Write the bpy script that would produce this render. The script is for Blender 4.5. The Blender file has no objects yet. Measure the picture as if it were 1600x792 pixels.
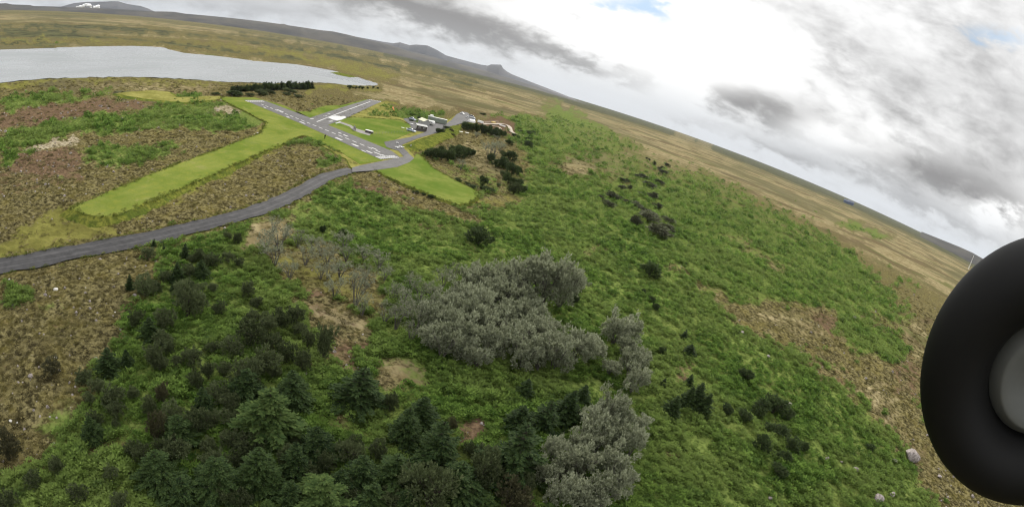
import bpy, bmesh, math, random
import numpy as np
from mathutils import Vector, Matrix
from mathutils.geometry import tessellate_polygon
R = math.radians
random.seed(7)
scene = bpy.context.scene
COL = scene.collection
# ------------------------------------------------------------------ camera (wide fisheye action camera, rolled)
CAM_H = 38.0
FOC, CX, CY = 806.0, 800.0, 396.0                     # measured on the 1600 x 792 photograph
PITCH, ROLL = R(18.74), R(16.09)
fwd = np.array([0, math.cos(PITCH), -math.sin(PITCH)])
_r0 = np.array([1.0, 0, 0]); _u0 = np.cross(_r0, fwd)
c_right = math.cos(ROLL) * _r0 + math.sin(ROLL) * _u0
c_up = -math.sin(ROLL) * _r0 + math.cos(ROLL) * _u0
cam = bpy.data.cameras.new('camera'); cam_ob = bpy.data.objects.new('camera', cam); COL.objects.link(cam_ob)
m = Matrix.Identity(4)
for i in range(3):
    m[i][0] = c_right[i]; m[i][1] = c_up[i]; m[i][2] = -fwd[i]
m[2][3] = CAM_H
cam_ob.matrix_world = m
cam.sensor_width = 36.0; cam.sensor_fit = 'HORIZONTAL'; cam.lens = 36 / 2 / math.tan(R(113.7 / 2))
cam.clip_start = 0.01; cam.clip_end = 60000
cam.type = 'PANO'
cc = cam.cycles if hasattr(cam, 'cycles') else cam
cc.panorama_type = 'FISHEYE_LENS_POLYNOMIAL'
cc.fisheye_fov = R(220)
cc.fisheye_polynomial_k0 = 0.0
cc.fisheye_polynomial_k1 = -1.0 / (FOC / 1600 * 36.0)
cc.fisheye_polynomial_k2 = 0.0; cc.fisheye_polynomial_k3 = 0.0; cc.fisheye_polynomial_k4 = 0.0
scene.camera = cam_ob

def ray(px, py):
    dx = px - CX; dy = CY - py; r = math.hypot(dx, dy); th = r / FOC; s = math.sin(th) / max(r, 1e-9)
    return dx * s * c_right + dy * s * c_up + math.cos(th) * fwd
def azel(px, py):
    d = ray(px, py); return math.atan2(d[0], d[1]), math.asin(d[2])
def at(px, py, z=0.0):
    d = ray(px, py); t = (z - CAM_H) / d[2]
    return Vector((d[0] * t, d[1] * t, z))
def topix(x, y, z):
    v = np.stack([x, y, z - CAM_H], -1); v = v / np.linalg.norm(v, axis=-1, keepdims=True)
    a = v @ c_right; b = v @ c_up; c = v @ fwd
    th = np.arccos(np.clip(c, -1, 1)); s = np.hypot(a, b) + 1e-9
    return CX + FOC * th * a / s, CY - FOC * th * b / s
# ------------------------------------------------------------------ world, sun, exposure
SUN_AZ, SUN_EL = R(4), R(33)                           # azimuth clockwise from +Y
HAZE = 2.2e-5
SHADE_CLOUD = (0, 378, 275, 240, 66, 60, 50, 17)               # added out of view for shade: centre, half sizes, puffs, seed
SKY_STRENGTH = 0.1
def N(nt, typ, **kw):
    n = nt.nodes.new(typ)
    for k, v in kw.items():
        if k == 'inp':
            for kk, vv in v.items(): n.inputs[kk].default_value = vv
        else: setattr(n, k, v)
    return n
class G:
    """small helper to write shader maths"""
    def __init__(s, nt): s.nt = nt; s.L = nt.links.new
    def m(s, op, a, b=None, c=None, clamp=False):
        n = s.nt.nodes.new('ShaderNodeMath'); n.operation = op; n.use_clamp = clamp
        for i, v in enumerate((a, b, c)):
            if v is None: continue
            if isinstance(v, (int, float)): n.inputs[i].default_value = v
            else: s.L(v, n.inputs[i])
        return n.outputs[0]
    def ss(s, x, a, b):
        n = s.nt.nodes.new('ShaderNodeMapRange'); n.interpolation_type = 'SMOOTHSTEP'
        n.inputs['From Min'].default_value = a; n.inputs['From Max'].default_value = b
        s.L(x, n.inputs['Value']); return n.outputs[0]
    def mix(s, f, a, b):
        n = s.nt.nodes.new('ShaderNodeMix'); n.data_type = 'RGBA'
        for v, k in ((f, 0), (a, 6), (b, 7)):
            if isinstance(v, (int, float)): n.inputs[k].default_value = v
            elif isinstance(v, tuple): n.inputs[k].default_value = (*v, 1) if len(v) == 3 else v
            else: s.L(v, n.inputs[k])
        return n.outputs[2]
    def noise(s, vec, scale, detail=4, rough=0.55, dist=0.0):
        n = s.nt.nodes.new('ShaderNodeTexNoise'); n.inputs['Scale'].default_value = scale
        n.inputs['Detail'].default_value = detail; n.inputs['Roughness'].default_value = rough
        n.inputs['Distortion'].default_value = dist
        s.L(vec, n.inputs['Vector']); return n.outputs['Fac']

world = bpy.data.worlds.new('World'); scene.world = world; world.use_nodes = True
nt = world.node_tree; nt.nodes.clear(); g = G(nt)
sky = N(nt, 'ShaderNodeTexSky', sky_type='NISHITA', sun_disc=False, sun_elevation=SUN_EL, sun_rotation=SUN_AZ)
tc = N(nt, 'ShaderNodeTexCoord')
sep = N(nt, 'ShaderNodeSeparateXYZ'); nt.links.new(tc.outputs['Generated'], sep.inputs[0])
X, Y, Z = sep.outputs
az = g.m('ARCTAN2', X, Y); el = g.m('ARCSINE', g.m('MAXIMUM', Z, 0.0))
den = g.m('ADD', g.m('MAXIMUM', Z, 0.0), 0.20)
cv = N(nt, 'ShaderNodeCombineXYZ'); nt.links.new(g.m('DIVIDE', X, den), cv.inputs[0]); nt.links.new(g.m('DIVIDE', Y, den), cv.inputs[1])
n1 = g.noise(cv.outputs[0], 1.1, 6, 0.52, 0.35)
ce = N(nt, 'ShaderNodeCombineXYZ'); nt.links.new(az, ce.inputs[0]); nt.links.new(g.m('MULTIPLY', el, 2.1), ce.inputs[1])
n2 = g.noise(ce.outputs[0], 7.5, 7, 0.54, 0.25)
n3 = g.noise(ce.outputs[0], 21.0, 6, 0.58, 0.3)
wob = g.m('MULTIPLY', g.m('SUBTRACT', n2, 0.5), 0.13)
wob2 = g.m('MULTIPLY', g.m('SUBTRACT', n3, 0.5), 0.10)
azw = g.m('ADD', az, g.m('ADD', wob, wob2)); elw = g.m('ADD', el, g.m('MULTIPLY', g.m('ADD', wob2, wob), 0.55))
def blob(px, py, sa, se, w, rot=0.0):
    a0, e0 = azel(px, py)
    da = g.m('SUBTRACT', azw, a0); de = g.m('SUBTRACT', elw, e0)
    if rot:
        c, s = math.cos(rot), math.sin(rot)
        da, de = (g.m('ADD', g.m('MULTIPLY', da, c), g.m('MULTIPLY', de, s)),
                  g.m('SUBTRACT', g.m('MULTIPLY', de, c), g.m('MULTIPLY', da, s)))
    q = g.m('ADD', g.m('POWER', g.m('DIVIDE', da, sa), 2.0), g.m('POWER', g.m('DIVIDE', de, se), 2.0))
    return g.m('MULTIPLY', g.m('EXPONENT', g.m('MULTIPLY', q, -1.0)), w)
def addall(l):
    r = l[0]
    for q in l[1:]: r = g.m('ADD', r, q)
    return r
# grey cloud bases (seen at these bearings), bright breaks, and blue holes
greys = addall([
    blob(640, 8, .10, .036, .62), blob(720, 36, .10, .030, .62), blob(800, 62, .09, .026, .58), blob(880, 86, .07, .022, .70), blob(560, 10, .12, .05, .25),
    blob(930, 108, .06, .016, .62), blob(1005, 95, .05, .026, .60), blob(1000, 128, .05, .018, .5), blob(898, 27, .016, .022, .75), blob(960, 38, .02, .014, .35),
    blob(1150, 155, .07, .035, .60), blob(1215, 178, .07, .030, .62), blob(1100, 150, .05, .025, .35), blob(1090, 195, .06, .012, .45), blob(1180, 222, .06, .010, .4),
    blob(1260, 250, .08, .014, .55), blob(1360, 262, .12, .026, .50), blob(1450, 262, .12, .040, .45), blob(1540, 300, .14, .032, .40), blob(1480, 340, .14, .014, .45),
    blob(1500, 170, .42, .30, .11), blob(1180, 60, .05, .05, .08), blob(1540, 40, .14, .14, .20), blob(1350, 80, .06, .05, .12), blob(1430, 160, .16, .05, .14), blob(1560, 200, .12, .08, .16), blob(1300, 150, .08, .04, .10),
    blob(250, 0, .35, .10, .42), blob(420, 20, .12, .02, .22), blob(1020, 172, .10, .012, .25)])
whites = addall([
    blob(1010, 60, .20, .10, .75), blob(1130, 70, .13, .06, .5), blob(880, 20, .05, .03, .35), blob(1070, 125, .05, .04, .45),
    blob(1250, 120, .12, .05, .2), blob(1390, 222, .08, .022, .35), blob(1555, 335, .026, .018, .85), blob(1530, 325, .02, .012, .5), blob(1290, 210, .08, .02, .45), blob(620, 70, .14, .02, .25), blob(1060, 190, .05, .012, .3)])
blues = addall([blob(1015, 12, .065, .024, .95), blob(960, 8, .04, .015, .4), blob(1550, 55, .09, .03, .38), blob(1575, 60, .05, .02, .3), blob(1495, 135, .05, .02, .22), blob(230, -10, .2, .03, .2)])
fb = g.m('MULTIPLY', g.m('SUBTRACT', n1, 0.5), 0.75)
fb2 = g.m('MULTIPLY', g.m('ADD', g.m('SUBTRACT', n2, 0.5), g.m('MULTIPLY', g.m('SUBTRACT', n3, 0.5), 0.6)), 1.0)
lowband = g.ss(el, 0.115, 0.0)                          # pale blue-grey band along the horizon
greym = g.m('ADD', g.m('SUBTRACT', greys, whites), g.m('ADD', fb, fb2))
gm = g.ss(g.m('ADD', greym, 0.08), -0.25, 1.05)
cloud_shade = g.mix(gm, (0.91, 0.91, 0.905), (0.25, 0.245, 0.245))
cloud_shade = g.mix(g.m('MULTIPLY', lowband, g.m('SUBTRACT', 0.8, g.m('MULTIPLY', gm, 0.4))), cloud_shade, (0.52, 0.555, 0.60))
hole = g.ss(g.m('ADD', blues, g.m('MULTIPLY', fb2, 0.5)), 0.25, 0.95)
cloud_shade = g.mix(g.m('MULTIPLY', hole, 0.75), cloud_shade, (0.36, 0.56, 0.80))
up = g.m('ADD', 1.0, g.m('MULTIPLY', g.ss(el, 0.36, 0.85), 0.8))            # the veil overhead is brighter than the sky near the horizon
ga = g.m('DIVIDE', g.m('SUBTRACT', az, SUN_AZ), 0.34); ge = g.m('DIVIDE', g.m('SUBTRACT', el, SUN_EL), 0.15)
glow = g.m('MULTIPLY', g.m('EXPONENT', g.m('MULTIPLY', g.m('ADD', g.m('MULTIPLY', ga, ga), g.m('MULTIPLY', ge, ge)), -1.0)), 3.0)
cs = N(nt, 'ShaderNodeVectorMath', operation='SCALE'); nt.links.new(cloud_shade, cs.inputs[0])
nt.links.new(g.m('MULTIPLY', g.m('ADD', up, glow), 1.0 / SKY_STRENGTH), cs.inputs['Scale'])
fin = g.mix(0.985, sky.outputs[0], cs.outputs[0])
bg = N(nt, 'ShaderNodeBackground', inp={'Strength': SKY_STRENGTH}); nt.links.new(fin, bg.inputs[0])
wo = N(nt, 'ShaderNodeOutputWorld'); nt.links.new(bg.outputs[0], wo.inputs[0])

sun = bpy.data.lights.new('sun', 'SUN'); sun.energy = 3.5; sun.angle = R(10); sun.color = (1.0, 0.95, 0.86)
sun_ob = bpy.data.objects.new('sun', sun); COL.objects.link(sun_ob)
sd = Vector((math.sin(SUN_AZ) * math.cos(SUN_EL), math.cos(SUN_AZ) * math.cos(SUN_EL), math.sin(SUN_EL)))
sun_ob.rotation_euler = sd.to_track_quat('Z', 'Y').to_euler()
scene.view_settings.view_transform = 'Standard'; scene.view_settings.look = 'None'
scene.view_settings.exposure = 0.25; scene.view_settings.gamma = 1.0; scene.view_settings.use_curve_mapping = False
scene.render.engine = 'CYCLES'
scene.cycles.use_denoising = True; scene.cycles.filter_width = 1.2; scene.cycles.denoising_prefilter = 'ACCURATE'
scene.cycles.max_bounces = 5; scene.cycles.diffuse_bounces = 2; scene.cycles.glossy_bounces = 2
scene.cycles.transmission_bounces = 2; scene.cycles.volume_bounces = 0; scene.cycles.transparent_max_bounces = 4
scene.cycles.use_adaptive_sampling = False

# ------------------------------------------------------------------ helpers
def tag(o, label=None, cat=None, group=None, kind=None):
    if label: o['label'] = label
    if cat: o['category'] = cat
    if group: o['group'] = group
    if kind: o['kind'] = kind
    return o
def mesh_np(name, co, faces, smooth=False):
    """faces: int array (n,3|4)"""
    me = bpy.data.meshes.new(name); co = np.asarray(co, np.float32); faces = np.asarray(faces, np.int32)
    k = faces.shape[1]
    me.vertices.add(len(co)); me.vertices.foreach_set('co', co.ravel())
    me.loops.add(faces.size); me.loops.foreach_set('vertex_index', faces.ravel())
    me.polygons.add(len(faces)); me.polygons.foreach_set('loop_start', np.arange(0, faces.size, k, dtype=np.int32))
    me.polygons.foreach_set('loop_total', np.full(len(faces), k, np.int32))
    me.update(calc_edges=True)
    if smooth: me.shade_smooth()
    return me
def obj(name, me, mat=None, parent=None, loc=None):
    o = bpy.data.objects.new(name, me); COL.objects.link(o)
    if mat is not None and me is not None and len(me.materials) == 0:
        for mm in (mat if isinstance(mat, (list, tuple)) else [mat]): me.materials.append(mm)
    if parent is not None: o.parent = parent
    if loc is not None: o.location = loc
    return o
def empty(name, loc=(0, 0, 0), rz=0.0, scale=(1, 1, 1)):
    o = bpy.data.objects.new(name, None); COL.objects.link(o); o.empty_display_size = 0.3
    o.location = loc; o.rotation_euler = (0, 0, rz); o.scale = scale
    return o
class MB:
    def __init__(s): s.bm = bmesh.new()
    def box(s, c, d, rz=0.0, bev=0.0, mi=0):
        r = bmesh.ops.create_cube(s.bm, size=1.0)
        M = Matrix.Translation(c) @ Matrix.Rotation(rz, 4, 'Z') @ Matrix.Diagonal((d[0], d[1], d[2], 1))
        bmesh.ops.transform(s.bm, matrix=M, verts=r['verts'])
        fs = list({f for v in r['verts'] for f in v.link_faces})
        for f in fs: f.material_index = mi
        if bev:
            es = list({e for v in r['verts'] for e in v.link_edges})
            bmesh.ops.bevel(s.bm, geom=es, offset=bev, segments=2, affect='EDGES', profile=0.5)
        return s
    def cyl(s, a, b, r0, r1=None, seg=8, mi=0):
        a, b = Vector(a), Vector(b); r1 = r0 if r1 is None else r1
        r = bmesh.ops.create_cone(s.bm, cap_ends=True, segments=seg, radius1=r0, radius2=r1, depth=(b - a).length)
        M = Matrix.Translation((a + b) / 2) @ (b - a).to_track_quat('Z', 'Y').to_matrix().to_4x4()
        bmesh.ops.transform(s.bm, matrix=M, verts=r['verts'])
        for f in {f for v in r['verts'] for f in v.link_faces}: f.material_index = mi
        return s
    def loft(s, rings, close=True, mi=0):
        vs = [[s.bm.verts.new(p) for p in rg] for rg in rings]
        n = len(vs[0])
        for i in range(len(vs) - 1):
            for j in range(n if close else n - 1):
                f = s.bm.faces.new((vs[i][j], vs[i][(j + 1) % n], vs[i + 1][(j + 1) % n], vs[i + 1][j])); f.material_index = mi
        if close:
            s.bm.faces.new(vs[0][::-1]).material_index = mi; s.bm.faces.new(vs[-1]).material_index = mi
        return s
    def build(s, name, mat, parent=None, smooth=False, loc=None):
        bmesh.ops.recalc_face_normals(s.bm, faces=s.bm.faces)
        me = bpy.data.meshes.new(name); s.bm.to_mesh(me); s.bm.free()
        if smooth: me.shade_smooth()
        return obj(name, me, mat, parent, loc)
# numpy value noise -------------------------------------------------
def _h(ix, iy, seed):
    n = (ix.astype(np.int64) * 374761393 + iy.astype(np.int64) * 668265263 + seed * 1442695041) & 0xffffffff
    n = ((n ^ (n >> 13)) * 1274126177) & 0xffffffff
    return ((n ^ (n >> 16)) & 0xffff) / 65535.0
def vn(x, y, seed=0):
    ix = np.floor(x); iy = np.floor(y); fx = x - ix; fy = y - iy
    fx = fx * fx * (3 - 2 * fx); fy = fy * fy * (3 - 2 * fy)
    a = _h(ix, iy, seed); b = _h(ix + 1, iy, seed); c = _h(ix, iy + 1, seed); d = _h(ix + 1, iy + 1, seed)
    return (a * (1 - fx) + b * fx) * (1 - fy) + (c * (1 - fx) + d * fx) * fy
def fbm(x, y, oct=4, seed=0):
    r = 0; a = 0.5; t = 0
    for i in range(oct):
        r = r + a * vn(x, y, seed + i * 17); t += a; a *= 0.5; x = x * 2.03 + 7.1; y = y * 2.03 + 3.3
    return r / t
def sstep(a, b, x):
    t = np.clip((x - a) / (b - a), 0, 1); return t * t * (3 - 2 * t)
def poly_sd(px, py, poly):
    """signed distance, positive inside"""
    P = np.asarray(poly, float); n = len(P)
    d = np.full(px.shape, 1e9); ins = np.zeros(px.shape, bool)
    for i in range(n):
        ax, ay = P[i]; bx, by = P[(i + 1) % n]
        ex, ey = bx - ax, by - ay; wx, wy = px - ax, py - ay
        t = np.clip((wx * ex + wy * ey) / (ex * ex + ey * ey + 1e-9), 0, 1)
        d = np.minimum(d, (wx - ex * t) ** 2 + (wy - ey * t) ** 2)
        c = ((ay <= py) & (by > py)) | ((by <= py) & (ay > py))
        with np.errstate(divide='ignore', invalid='ignore'):
            xi = ax + (py - ay) / (by - ay if by != ay else 1e-9) * ex
        ins ^= c & (px < xi)
    d = np.sqrt(d); return np.where(ins, d, -d)

# ------------------------------------------------------------------ materials
def new_mat(name):
    mt = bpy.data.materials.new(name); mt.use_nodes = True; mt.node_tree.nodes.clear(); return mt, mt.node_tree, G(mt.node_tree)
def finish(nt, col, rough=0.8, spec=0.3, bump=None, bstr=0.5, bdist=0.1, metal=0.0, transl=0.0):
    p = N(nt, 'ShaderNodeBsdfPrincipled')
    if isinstance(col, tuple): p.inputs['Base Color'].default_value = (*col, 1)
    else: nt.links.new(col, p.inputs['Base Color'])
    if isinstance(rough, (int, float)): p.inputs['Roughness'].default_value = rough
    else: nt.links.new(rough, p.inputs['Roughness'])
    p.inputs['Specular IOR Level'].default_value = spec; p.inputs['Metallic'].default_value = metal
    if bump is not None:
        b = N(nt, 'ShaderNodeBump', inp={'Strength': bstr, 'Distance': bdist}); nt.links.new(bump, b.inputs['Height'])
        nt.links.new(b.outputs[0], p.inputs['Normal'])
    out = N(nt, 'ShaderNodeOutputMaterial'); sh = p.outputs[0]
    if transl:
        t = N(nt, 'ShaderNodeBsdfTranslucent'); mx = N(nt, 'ShaderNodeMixShader', inp={0: transl})
        if isinstance(col, tuple): t.inputs[0].default_value = (*col, 1)
        else: nt.links.new(col, t.inputs[0])
        nt.links.new(sh, mx.inputs[1]); nt.links.new(t.outputs[0], mx.inputs[2]); sh = mx.outputs[0]
    nt.links.new(sh, out.inputs['Surface'])
def objco(nt): return N(nt, 'ShaderNodeTexCoord').outputs['Object']
def geopos(nt): return N(nt, 'ShaderNodeNewGeometry').outputs['Position']
def simple(name, col, rough=0.6, spec=0.4, var=0.15, scale=3.0, metal=0.0, bump=0.0):
    mt, nt, g = new_mat(name); v = objco(nt); n = g.noise(v, scale, 5, 0.6)
    c = g.mix(n, tuple(x * (1 - var) for x in col), tuple(min(1, x * (1 + var)) for x in col))
    finish(nt, c, rough, spec, n if bump else None, bump, 0.05, metal); return mt
def leafmat(name, a, b, tip=None, transl=0.2, scale=1.2, rough=0.8, spec=0.06, randv=0.35):
    mt, nt, g = new_mat(name); v = geopos(nt); n = g.noise(v, scale, 4, 0.65)
    ri = N(nt, 'ShaderNodeObjectInfo').outputs['Random']
    f = g.m('ADD', g.ss(n, 0.3, 0.7), g.m('MULTIPLY', g.m('SUBTRACT', ri, 0.5), randv), clamp=True)
    c = g.mix(f, a, b)
    if tip:
        n2 = g.noise(v, scale * 4.1, 3, 0.6); c = g.mix(g.m('MULTIPLY', g.ss(n2, 0.5, 0.72), 0.8), c, tip)
    finish(nt, c, rough, spec, transl=transl); return mt

# ground: region weights sit on the mesh, the shader breaks them up and gives each its own colours
M_ground, nt, g = new_mat('ground')
v = geopos(nt)
A = N(nt, 'ShaderNodeAttribute', attribute_name='regA'); B = N(nt, 'ShaderNodeAttribute', attribute_name='regB')
sA = N(nt, 'ShaderNodeSeparateColor'); nt.links.new(A.outputs['Color'], sA.inputs[0])
sB = N(nt, 'ShaderNodeSeparateColor'); nt.links.new(B.outputs['Color'], sB.inputs[0])
w_lup, w_soil, w_straw = sA.outputs; w_verge, w_dark, w_lich = sB.outputs
nF = g.noise(v, 1.3, 6, 0.65); nM = g.noise(v, 0.28, 6, 0.6, 0.4); nL = g.noise(v, 0.035, 6, 0.6, 0.3); nX = g.noise(v, 0.0035, 9, 0.62, 0.5)
nM2 = g.noise(v, 0.17, 5, 0.65, 0.6); nXX = g.noise(v, 0.0013, 5, 0.6, 0.3)
heath = g.mix(g.ss(nF, .40, .60), (.034, .029, .014), (.185, .160, .074))
heath = g.mix(g.m('MULTIPLY', g.ss(nM, .42, .66), .55), heath, (.125, .105, .028))
heath = g.mix(g.m('MULTIPLY', g.ss(nM2, .52, .70), .5), heath, (.078, .066, .036))
heath = g.mix(g.m('MULTIPLY', g.ss(g.noise(v, 2.6, 3, .6), .62, .74), .55), heath, (.26, .23, .17))
lup = g.mix(g.ss(nF, .36, .62), (.030, .050, .010), (.150, .195, .050))
lup = g.mix(g.m('MULTIPLY', g.ss(nL, .42, .66), .5), lup, (.125, .150, .040))
lup = g.mix(g.m('MULTIPLY', g.ss(nM2, .56, .74), .45), lup, (.045, .075, .022))
soil = g.mix(g.ss(nF, .38, .62), (.072, .048, .030), (.155, .106, .064))
straw = g.mix(g.ss(nM, .35, .68), (.160, .130, .066), (.305, .258, .145))
n80 = g.noise(v, .011, 6, .62, .5); n80b = g.noise(v, .017, 5, .6, .8)
straw = g.mix(g.m('MULTIPLY', g.ss(nL, .46, .62), .6), straw, (.125, .095, .045))
straw = g.mix(g.m('MULTIPLY', g.ss(n80, .50, .58), .75), straw, (.080, .060, .032))
straw = g.mix(g.m('MULTIPLY', g.ss(n80b, .54, .64), .7), straw, (.088, .098, .034))
straw = g.mix(g.m('MULTIPLY', g.ss(nX, .48, .58), .75), straw, (.095, .088, .044))
straw = g.mix(g.m('MULTIPLY', g.ss(nXX, .50, .60), .5), straw, (.085, .080, .045))
straw = g.mix(g.m('MULTIPLY', g.ss(nF, .60, .72), .4), straw, (.075, .055, .03))
verge = g.mix(g.ss(nM, .35, .66), (.115, .108, .030), (.190, .182, .050))
verge = g.mix(g.m('MULTIPLY', g.ss(nF, .45, .7), .45), verge, (.085, .090, .022))
dark = g.mix(g.ss(nL, .40, .60), (.040, .042, .026), (.088, .088, .046))
lich = g.mix(g.ss(nF, .4, .62), (.16, .13, .08), (.34, .30, .21))
def brk(w, n, k=.85, soft=.13):
    return g.ss(g.m('ADD', w, g.m('MULTIPLY', g.m('SUBTRACT', n, .5), k)), .5 - soft, .5 + soft)
nE = g.m('ADD', g.m('MULTIPLY', nM, .55), g.m('ADD', g.m('MULTIPLY', nF, .25), g.m('MULTIPLY', nL, .20)))
nE2 = g.m('ADD', g.m('MULTIPLY', nX, .45), g.m('ADD', g.m('MULTIPLY', nL, .35), g.m('MULTIPLY', nXX, .20)))
c = g.mix(brk(w_straw, g.m('ADD', g.m('MULTIPLY', nE, .5), g.m('MULTIPLY', nE2, .5)), 3.2), heath, straw)
c = g.mix(brk(w_dark, nE2, 3.2), c, dark)
nB = g.m('ADD', g.m('MULTIPLY', nE, .55), g.m('MULTIPLY', nE2, .45))
c = g.mix(brk(w_verge, nB, 3.2, .28), c, verge)
c = g.mix(brk(w_lup, nB, 4.2, .20), c, lup)
c = g.mix(brk(w_soil, nE, 3.8, .24), c, soil)
c = g.mix(brk(w_lich, nE, 2.6), c, lich)
hb = g.m('ADD', nF, g.m('MULTIPLY', nM, 1.4))
finish(nt, c, 1.0, 0.0, hb, 0.9, 0.4)

M_mown, nt, g = new_mat('mown_grass'); v = geopos(nt)
a = g.noise(v, .06, 5, .6, .3); b = g.noise(v, .5, 5, .65)
wv = N(nt, 'ShaderNodeTexWave', bands_direction='X', inp={'Scale': .11, 'Distortion': 1.2, 'Detail': 3, 'Detail Scale': .6}); nt.links.new(v, wv.inputs['Vector'])
cN = g.noise(v, 2.5, 3, .6)
c = g.mix(g.ss(a, .36, .64), (.098, .136, .024), (.168, .186, .045))
c = g.mix(g.m('MULTIPLY', g.ss(b, .45, .72), .5), c, (.200, .200, .034))
c = g.mix(g.m('MULTIPLY', g.ss(cN, .48, .68), .55), c, (.080, .115, .018))
c = g.mix(g.m('MULTIPLY', g.ss(g.noise(v, .18, 5, .7, .8), .56, .68), .45), c, (.220, .200, .090)); c = g.mix(g.m('MULTIPLY', wv.outputs['Fac'], .22), c, (.105, .150, .026)); finish(nt, c, 1.0, .0, b, .3, .15)
M_lawn, nt, g = new_mat('lawn_grass'); v = geopos(nt)
a = g.noise(v, .07, 5, .6, .3); b = g.noise(v, .6, 5, .65)
c = g.mix(g.ss(a, .38, .62), (.084, .130, .022), (.148, .174, .042)); c = g.mix(g.m('MULTIPLY', g.ss(b, .42, .66), .55), c, (.090, .122, .020)); c = g.mix(g.m('MULTIPLY', g.ss(g.noise(v, .2, 5, .7, .8), .55, .68), .4), c, (.190, .185, .050)); finish(nt, c, 1.0, .0, b, .3, .15)
M_verge, nt, g = new_mat('verge_grass'); v = geopos(nt)
a = g.noise(v, .25, 5, .6, .3); b = g.noise(v, 1.4, 4, .65)
c = g.mix(g.ss(a, .36, .64), (.075, .098, .018), (.170, .175, .034)); c = g.mix(g.m('MULTIPLY', g.ss(b, .40, .62), .7), c, (.045, .060, .014)); finish(nt, c, 1.0, .0, b, .6, .3)
def asphalt(name, a, b, sc=.8):
    mt, nt, g = new_mat(name); v = geopos(nt); n = g.noise(v, sc, 6, .65); n2 = g.noise(v, .12, 5, .65, .6)
    c = g.mix(g.ss(n, .36, .64), a, b); c = g.mix(g.m('MULTIPLY', g.ss(g.noise(v, .3, 5, .7, 1.0), .54, .66), .5), c, tuple(x * .72 for x in a)); c = g.mix(g.m('MULTIPLY', g.ss(n2, .4, .65), .4), c, tuple(x * 1.25 for x in b)); finish(nt, c, .85, .25, n, .25, .05); return mt
M_runway = asphalt('runway_asphalt', (.070, .067, .066), (.096, .093, .091))
M_rough, nt, g = new_mat('rough_yellow_grass'); v = geopos(nt)
a = g.noise(v, .12, 5, .65, .3); b = g.noise(v, .8, 4, .65)
c = g.mix(g.ss(a, .36, .62), (.15, .145, .038), (.235, .22, .068)); c = g.mix(g.m('MULTIPLY', g.ss(b, .45, .66), .5), c, (.10, .105, .028)); finish(nt, c, 1.0, .0, b, .6, .3)
M_road = asphalt('road_gravel', (.030, .0295, .0305), (.050, .049, .050))
M_rut = asphalt('road_ruts', (.046, .045, .046), (.072, .070, .071))
M_drive = asphalt('drive_asphalt', (.042, .041, .042), (.066, .064, .065))
M_paint = simple('white_paint', (.48, .48, .47), .8, .1, .35, 1.6)
M_track = simple('track_gravel', (.36, .31, .25), .9, .1, .25, .4)
M_trackred = simple('track_soil', (.17, .125, .085), .9, .1, .3, .4)

M_water, nt, g = new_mat('lake_water'); v = geopos(nt)
mp = N(nt, 'ShaderNodeMapping', inp={'Scale': (1.0, .55, 1.0), 'Rotation': (0, 0, .5)}); nt.links.new(v, mp.inputs[0])
a = g.noise(mp.outputs[0], .55, 5, .6); b = g.noise(v, .02, 4, .6)
p = N(nt, 'ShaderNodeBsdfPrincipled', inp={'Base Color': (.17, .185, .19, 1), 'Roughness': .26, 'IOR': 1.33, 'Specular IOR Level': .9})
bp = N(nt, 'ShaderNodeBump', inp={'Strength': .5, 'Distance': .3}); nt.links.new(g.m('ADD', a, g.m('MULTIPLY', b, .5)), bp.inputs['Height']); nt.links.new(bp.outputs[0], p.inputs['Normal'])
nt.links.new(g.m('ADD', .10, g.m('MULTIPLY', g.ss(g.noise(mp.outputs[0], .012, 6, .6, .4), .35, .65), .30)), p.inputs['Roughness'])
o_ = N(nt, 'ShaderNodeOutputMaterial'); nt.links.new(p.outputs[0], o_.inputs[0])

M_hill, nt, g = new_mat('hill_heath'); v = geopos(nt); a = g.noise(v, .004, 7, .62, .3)
c = g.mix(g.ss(a, .35, .65), (.034, .034, .034), (.068, .062, .052)); finish(nt, c, .95, .1)
M_mount, nt, g = new_mat('mountain_rock'); v = geopos(nt); a = g.noise(v, .003, 7, .62, .3)
c = g.mix(g.ss(a, .35, .65), (.055, .060, .070), (.085, .085, .090)); finish(nt, c, .95, .1)
M_shade_cloud = simple('shade_cloud_vapour', (.8, .8, .8), 1.0, 0.0, .04, .01)  # only for the unseen mass added overhead as a sun blocker
M_steam = simple('steam', (.9, .9, .9), 1.0, 0.0, .04, .01)

M_bark = simple('bark', (.05, .042, .034), .9, .1, .3, 6.0)
M_barkgrey = simple('grey_bark', (.10, .092, .080), .9, .1, .3, 6.0)
M_spruce = leafmat('spruce_needles', (.008, .019, .007), (.034, .058, .016), (.100, .135, .038), .04, 2.4, rough=.8, spec=.1)
M_sprucelime = leafmat('young_spruce_needles', (.030, .055, .016), (.070, .105, .030), (.12, .16, .045), .15, 1.0)
M_willow = leafmat('willow_leaves', (.070, .085, .038), (.33, .355, .235), (.64, .66, .50), .36, 3.0)  # silver leaf, with lit puffs and shaded gaps put into the colour
M_willowsparse = leafmat('scrub_willow_leaves', (.075, .088, .046), (.26, .275, .185), (.44, .45, .35), .28, 2.6)
M_shrub = leafmat('shrub_leaves', (.030, .044, .016), (.100, .124, .054), (.20, .215, .12), .2, 2.6, randv=.6)
M_shrubbrown = leafmat('brown_shrub_leaves', (.036, .036, .018), (.090, .086, .044), (.14, .13, .07), .2, 1.4)
M_bush = leafmat('dark_bush_leaves', (.024, .042, .015), (.075, .104, .038), (.135, .165, .072), .22, 2.0, rough=.8, spec=.1)
M_juniper = leafmat('juniper_leaves', (.034, .042, .020), (.115, .122, .072), (.18, .185, .125), .1, 1.8, randv=.8)
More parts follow.
